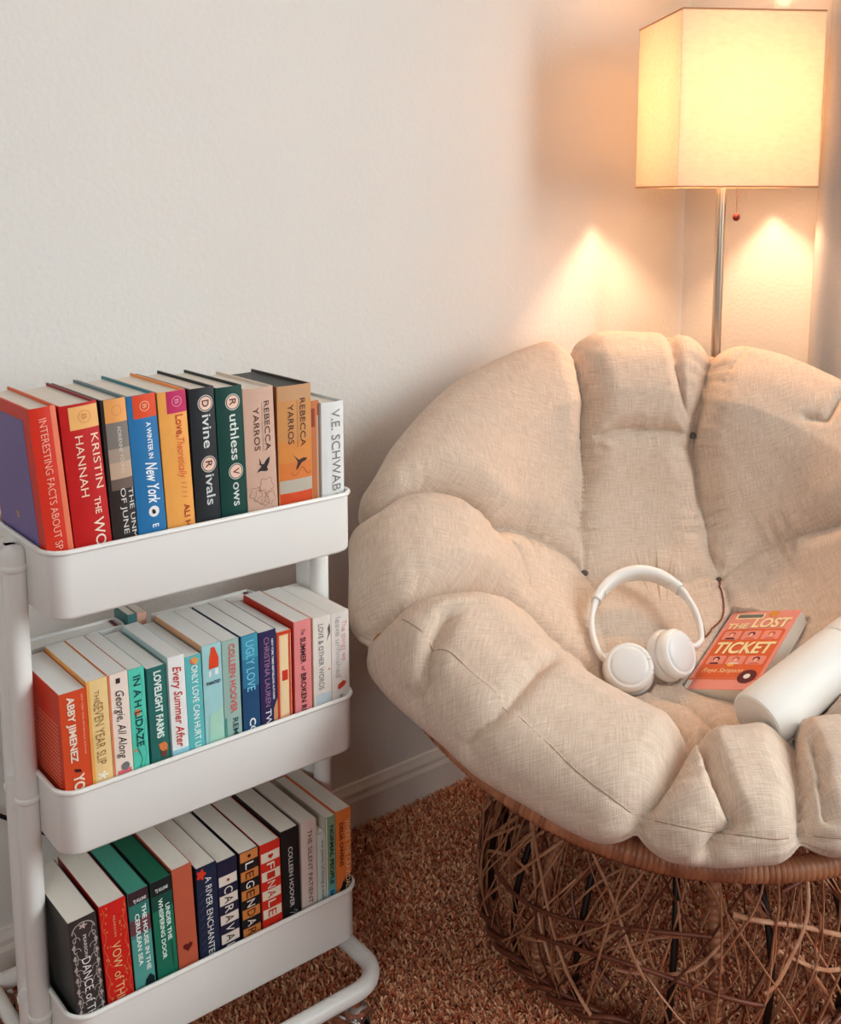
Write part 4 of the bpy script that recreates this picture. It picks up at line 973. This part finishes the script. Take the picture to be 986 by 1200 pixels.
# ------------------------------------------------------------------ things lying in the chair
def basis(o, x, y, z):
    M = Matrix.Identity(4)
    for i in range(3): M[i][0], M[i][1], M[i][2], M[i][3] = x[i], y[i], z[i], o[i]
    return M
def bottle():
    d = Vector(BOTD); M = Matrix.Translation(Vector(BOT0)) @ d.to_track_quat('Z', 'Y').to_matrix().to_4x4()
    e = empty('water_bottle', label='matte white insulated bottle lying across the cushion at the right edge', cat='bottle'); e.matrix_world = M
    R = BOTR
    pw = mat('matte_white_powder', (232, 228, 222), .5, bump=.15, bscale=500)
    MB().lathe([(.001, .0015), (R*.80, .0012), (R*.90, 0), (R*.965, .0018), (R, .007), (R, .04), (R, .12), (R, .180), (R*.99, .184), (R*.96, .187), (R*.9, .189)], 64).build('bottle_body', pw, e, smooth=40)
    MB().lathe([(R*.9, .1885), (R*.97, .1900), (R*.995, .193), (R*.995, .222), (R*.96, .228), (R*.55, .230), (R*.5, .238), (R*.42, .252), (R*.3, .2545)], 48).build('lid', PLASTIC_W, e, smooth=40)
    MB().tube([(R*.98*math.cos(a), 0, .215+.045*math.sin(a)) for a in np.linspace(0, PI, 24)], .0035, 10).build('carry_loop', PLASTIC_W, e, smooth=60)
bottle()
def headphones():
    Mc = (HP_L+HP_R)/2; e1 = (HP_R-HP_L)/2; e2 = HP_T-Mc; nn = np.cross(e1, e2); nn /= np.linalg.norm(nn)
    o = Vector(CUPS[0][0]) + Vector((0, 0, -.04))
    e = empty('headphones', tuple(o), label='white over-ear headphones lying on the beige cushion beside the orange book', cat='headphones')
    inv = Matrix.Translation(-o)
    def P(a, k=1.0): return Mc+e1*math.cos(a)*k+e2*math.sin(a)*k
    def sweep(path, th, wd, n=14):
        rows = []; m = len(path)
        for i, p in enumerate(path):
            t = path[min(i+1, m-1)]-path[max(i-1, 0)]; t = t/np.linalg.norm(t); s = nn-t*(nn@t); s /= np.linalg.norm(s); rd = np.cross(s, t)
            a, b = (th[i] if hasattr(th, '__len__') else th), (wd[i] if hasattr(wd, '__len__') else wd)
            rows.append([tuple(p+rd*a*math.copysign(abs(math.cos(q))**.7, math.cos(q))+s*b*math.copysign(abs(math.sin(q))**.7, math.sin(q))) for q in np.linspace(0, 2*PI, n, endpoint=False)])
        mb = MB().strip(rows, closed=True); mb.f.append(tuple(range(n))); mb.f.append(tuple((m-1)*n+k for k in range(n))); return mb.xf(inv)
    A = np.linspace(math.radians(42), math.radians(150), 40)
    sweep([P(a) for a in A], [.0075+.0015*math.sin((i/39)*PI) for i in range(40)], [.013+.003*math.sin((i/39)*PI) for i in range(40)]).build('headband', PLASTIC_W, e, smooth=60)
    sweep([P(a, .955) for a in A[4:-4]], .0055, .012).build('band_cushion', PADW, e, smooth=60)
    for sgn, (a0, a1), (c, n_) in ((-1, (150, 206), CUPS[0]), (1, (42, -14), CUPS[1])):
        path = [P(math.radians(a)) for a in np.linspace(a0, a1, 16)]
        # arm bends in to the middle of the housing's rim
        end = c-n_*.010; tv = path[-1]-end; tv -= n_*(tv@n_); tv /= np.linalg.norm(tv); hit = end+tv*.036
        p0 = path[-1]; path += [p0+(hit-p0)*u+ (path[-1]-path[-2])*(1-u)*u*3 for u in (.35, .7, 1.0)]
        arm = sweep(path, [.0052]*3+[.0045]*(len(path)-3), [.010]*3+[.0078]*(len(path)-3)).build('slider_arm', PLASTIC_W, e, smooth=60)
        jp = P(math.radians(a0)); jt = P(math.radians(a0+2))-P(math.radians(a0-2)); jt /= np.linalg.norm(jt)
        sweep([jp-jt*.0012, jp+jt*.0012], .0082, .0135).build('band_joint', PLASTIC_G, arm, smooth=40)
        M = inv @ Matrix.Translation(Vector(c)) @ Vector(n_).to_track_quat('Z', 'Y').to_matrix().to_4x4()
        cup = MB().lathe([(.0295, -.0022), (.033, -.0018), (.0355, -.0045), (.0378, -.010), (.0375, -.018), (.0345, -.023), (.030, -.024)], 56).xf(M).build('ear_cup', PLASTIC_W, e, smooth=50)
        MB().lathe([(.0005, .0012), (.012, .0010), (.024, .0002), (.0278, -.0008), (.0290, -.0024), (.0285, -.004)], 56).xf(M).build('cup_plate', mat('white_plate', (226, 226, 226), .3, spec=.5), cup, smooth=50)
        pr = [(.0335+.0068*math.cos(q), -.0325+.0092*math.sin(q)) for q in np.linspace(0, 2*PI, 20, endpoint=False)]
        rows = [[(r*math.cos(a), r*math.sin(a), z) for r, z in pr] for a in np.linspace(0, 2*PI, 57)[:-1]]; rows.append(rows[0])
        MB().strip(rows, closed=True).xf(M).build('ear_pad', PADW, cup, smooth=80)
        MB().lathe([(.0005, -.027), (.028, -.027), (.028, -.024), (.0005, -.024)], 40).xf(M).build('driver_mesh', mat('grey_mesh', (120, 118, 116), .8, bump=1, bscale=1500), cup, smooth=40)
        MB().lathe([(.0005, .0012), (.0016, .001), (.002, .0)], 12, Matrix.Translation((.0345, -.004, -.0062)) ).xf(M).build('cup_button', BLACKP, cup, smooth=40)
        MB().box(-.0035, .0035, -.0011, .0011, 0, .0012, .0004).xf(M @ Matrix.Translation((.030, .012, -.0020))).build('cup_switch', PLASTIC_G, cup)
headphones()
def lap_book():
    M = basis(BKC, BKR[:, 0], BKR[:, 1], BKR[:, 2])
    e = empty('book', label='orange and pink paperback novel lying face up on the chair cushion', cat='book'); e.matrix_world = M
    W, H, T = BKW/2, BKH/2, BKT
    pink, org, crm, mar = (232, 150, 136), (222, 100, 50), (246, 228, 178), (96, 22, 30)
    n = 12
    def zc(x): return -.0006 - .0035*max(0, (x/W)-.2)**2*0
    MB().box(-W, W, -H, H, -.0007, 0, 0).build('cover', cmat(pink), e)
    MB().box(-W, W, -H, H, -T, -T+.0007, 0).build('cover', cmat((238, 232, 222)), e)
    MB().box(-W-.0006, -W, -H, H, -T, 0, 0).build('spine', cmat((238, 232, 222)), e)
    MB().box(-W+.0005, W-.001, -H+.0005, H-.0005, -T+.0008, -.0008, 0).build('page_block', PAGES, e)
    pl = MB()
    for i in range(18): z = -T+.0018+i*(T-.0036)/17; pl.box(W-.001, W-.0008, -H+.001, H-.001, z, z+.0004)
    pl.build('page_edges', mat('page_shadow', (206, 198, 186), .9), e)
    def S(fx, fy, z=.0003): return ((fx-.5)*2*W, (.5-fy)*2*H, z)
    def poly(pts, col, z, name='cover_art', par=e): return MB().add([S(a, b, z) for a, b in pts], [tuple(range(len(pts)))]).build(name, cmat(col), par)
    def rr(x0, x1, y0, y1, r=.03, asp=BKW/BKH):
        P = []
        for cx, cy, a0 in ((x1-r, y1-r*asp, 0), (x0+r, y1-r*asp, 90), (x0+r, y0+r*asp, 180), (x1-r, y0+r*asp, 270)):
            for i in range(5):
                a = math.radians(a0+22.5*i); P.append((cx+r*math.cos(a), cy+r*asp*math.sin(a)))
        return P
    poly(rr(.05, .95, .245, .865, .06), org, .0003); poly([(0, .87), (.0, .885), (1, .885), (1, .87)], org, .0003)
    poly(rr(.10, .52, .035, .105, .01), crm, .0003); poly(rr(.13, .50, .045, .092, .01), (120, 116, 112), .0005)
    poly([(.64+.07*math.sin(q)*(1+.1*math.cos(9*q)), .045+.04*math.cos(q)*(1+.1*math.cos(9*q))) for q in np.linspace(0, 2*PI, 40, endpoint=False)], (226, 150, 60), .0004)
    poly([(0, .90), (0, 1), (.07, 1), (.07, .90)], (240, 236, 226), .0004)
    rg = random.Random(3)
    for y0, y1 in ((.27, .385), (.595, .70)):
        for i in range(3):
            x0 = .09+i*.285; poly(rr(x0, x0+.25, y0, y1, .03), pink, .0005)
            cx, cy = x0+.125, (y0+y1)/2+.02
            poly([(cx+.05*math.cos(q), cy-.035+.028*math.sin(q)) for q in np.linspace(0, 2*PI, 16, endpoint=False)], (120, 30, 40) if (i+int(y0*10)) % 2 else (200, 90, 60), .0007)
            poly([(cx+.028*math.cos(q), cy-.022+.022*math.sin(q)) for q in np.linspace(0, 2*PI, 14, endpoint=False)], (240, 190, 160), .0009)
            poly([(cx-.08, y1-.005), (cx-.05, cy+.012), (cx+.05, cy+.012), (cx+.08, y1-.005)], rg.choice([mar, (240, 224, 210), (220, 110, 90)]), .0008)
    poly([(.47+.05*math.cos(q), .705+.02*math.sin(q)) for q in np.linspace(0, 2*PI, 16, endpoint=False)], (246, 190, 90), .0007)
    poly([(.80+.125*math.cos(q), .845+.08*math.sin(q)) for q in np.linspace(0, 2*PI, 32, endpoint=False)], mar, .0007)
    poly([(.80+.045*math.cos(q), .845+.029*math.sin(q)) for q in np.linspace(0, 2*PI, 20, endpoint=False)], (244, 240, 232), .0010)
    def T_(st, x0, x1, y, cap, col=crm, shear=.12, bold=.03, name='title_lettering'):
        def f(p, q): return (p*2*W-W, q, .0011)
        TEXTS.append(((e, f), st, x0, x1, (.5-y)*2*H, cap, col, shear, bold, False, name, 0))
    T_('THE', .07, .38, .205, .0135); T_('LOST', .42, .95, .165, .0235); T_('TICKET', .09, .93, .49, .028)
    T_('Freya Sampson', .12, .70, .775, .0105, shear=.4, bold=0, name='author_lettering')
lap_book()

flush_texts()
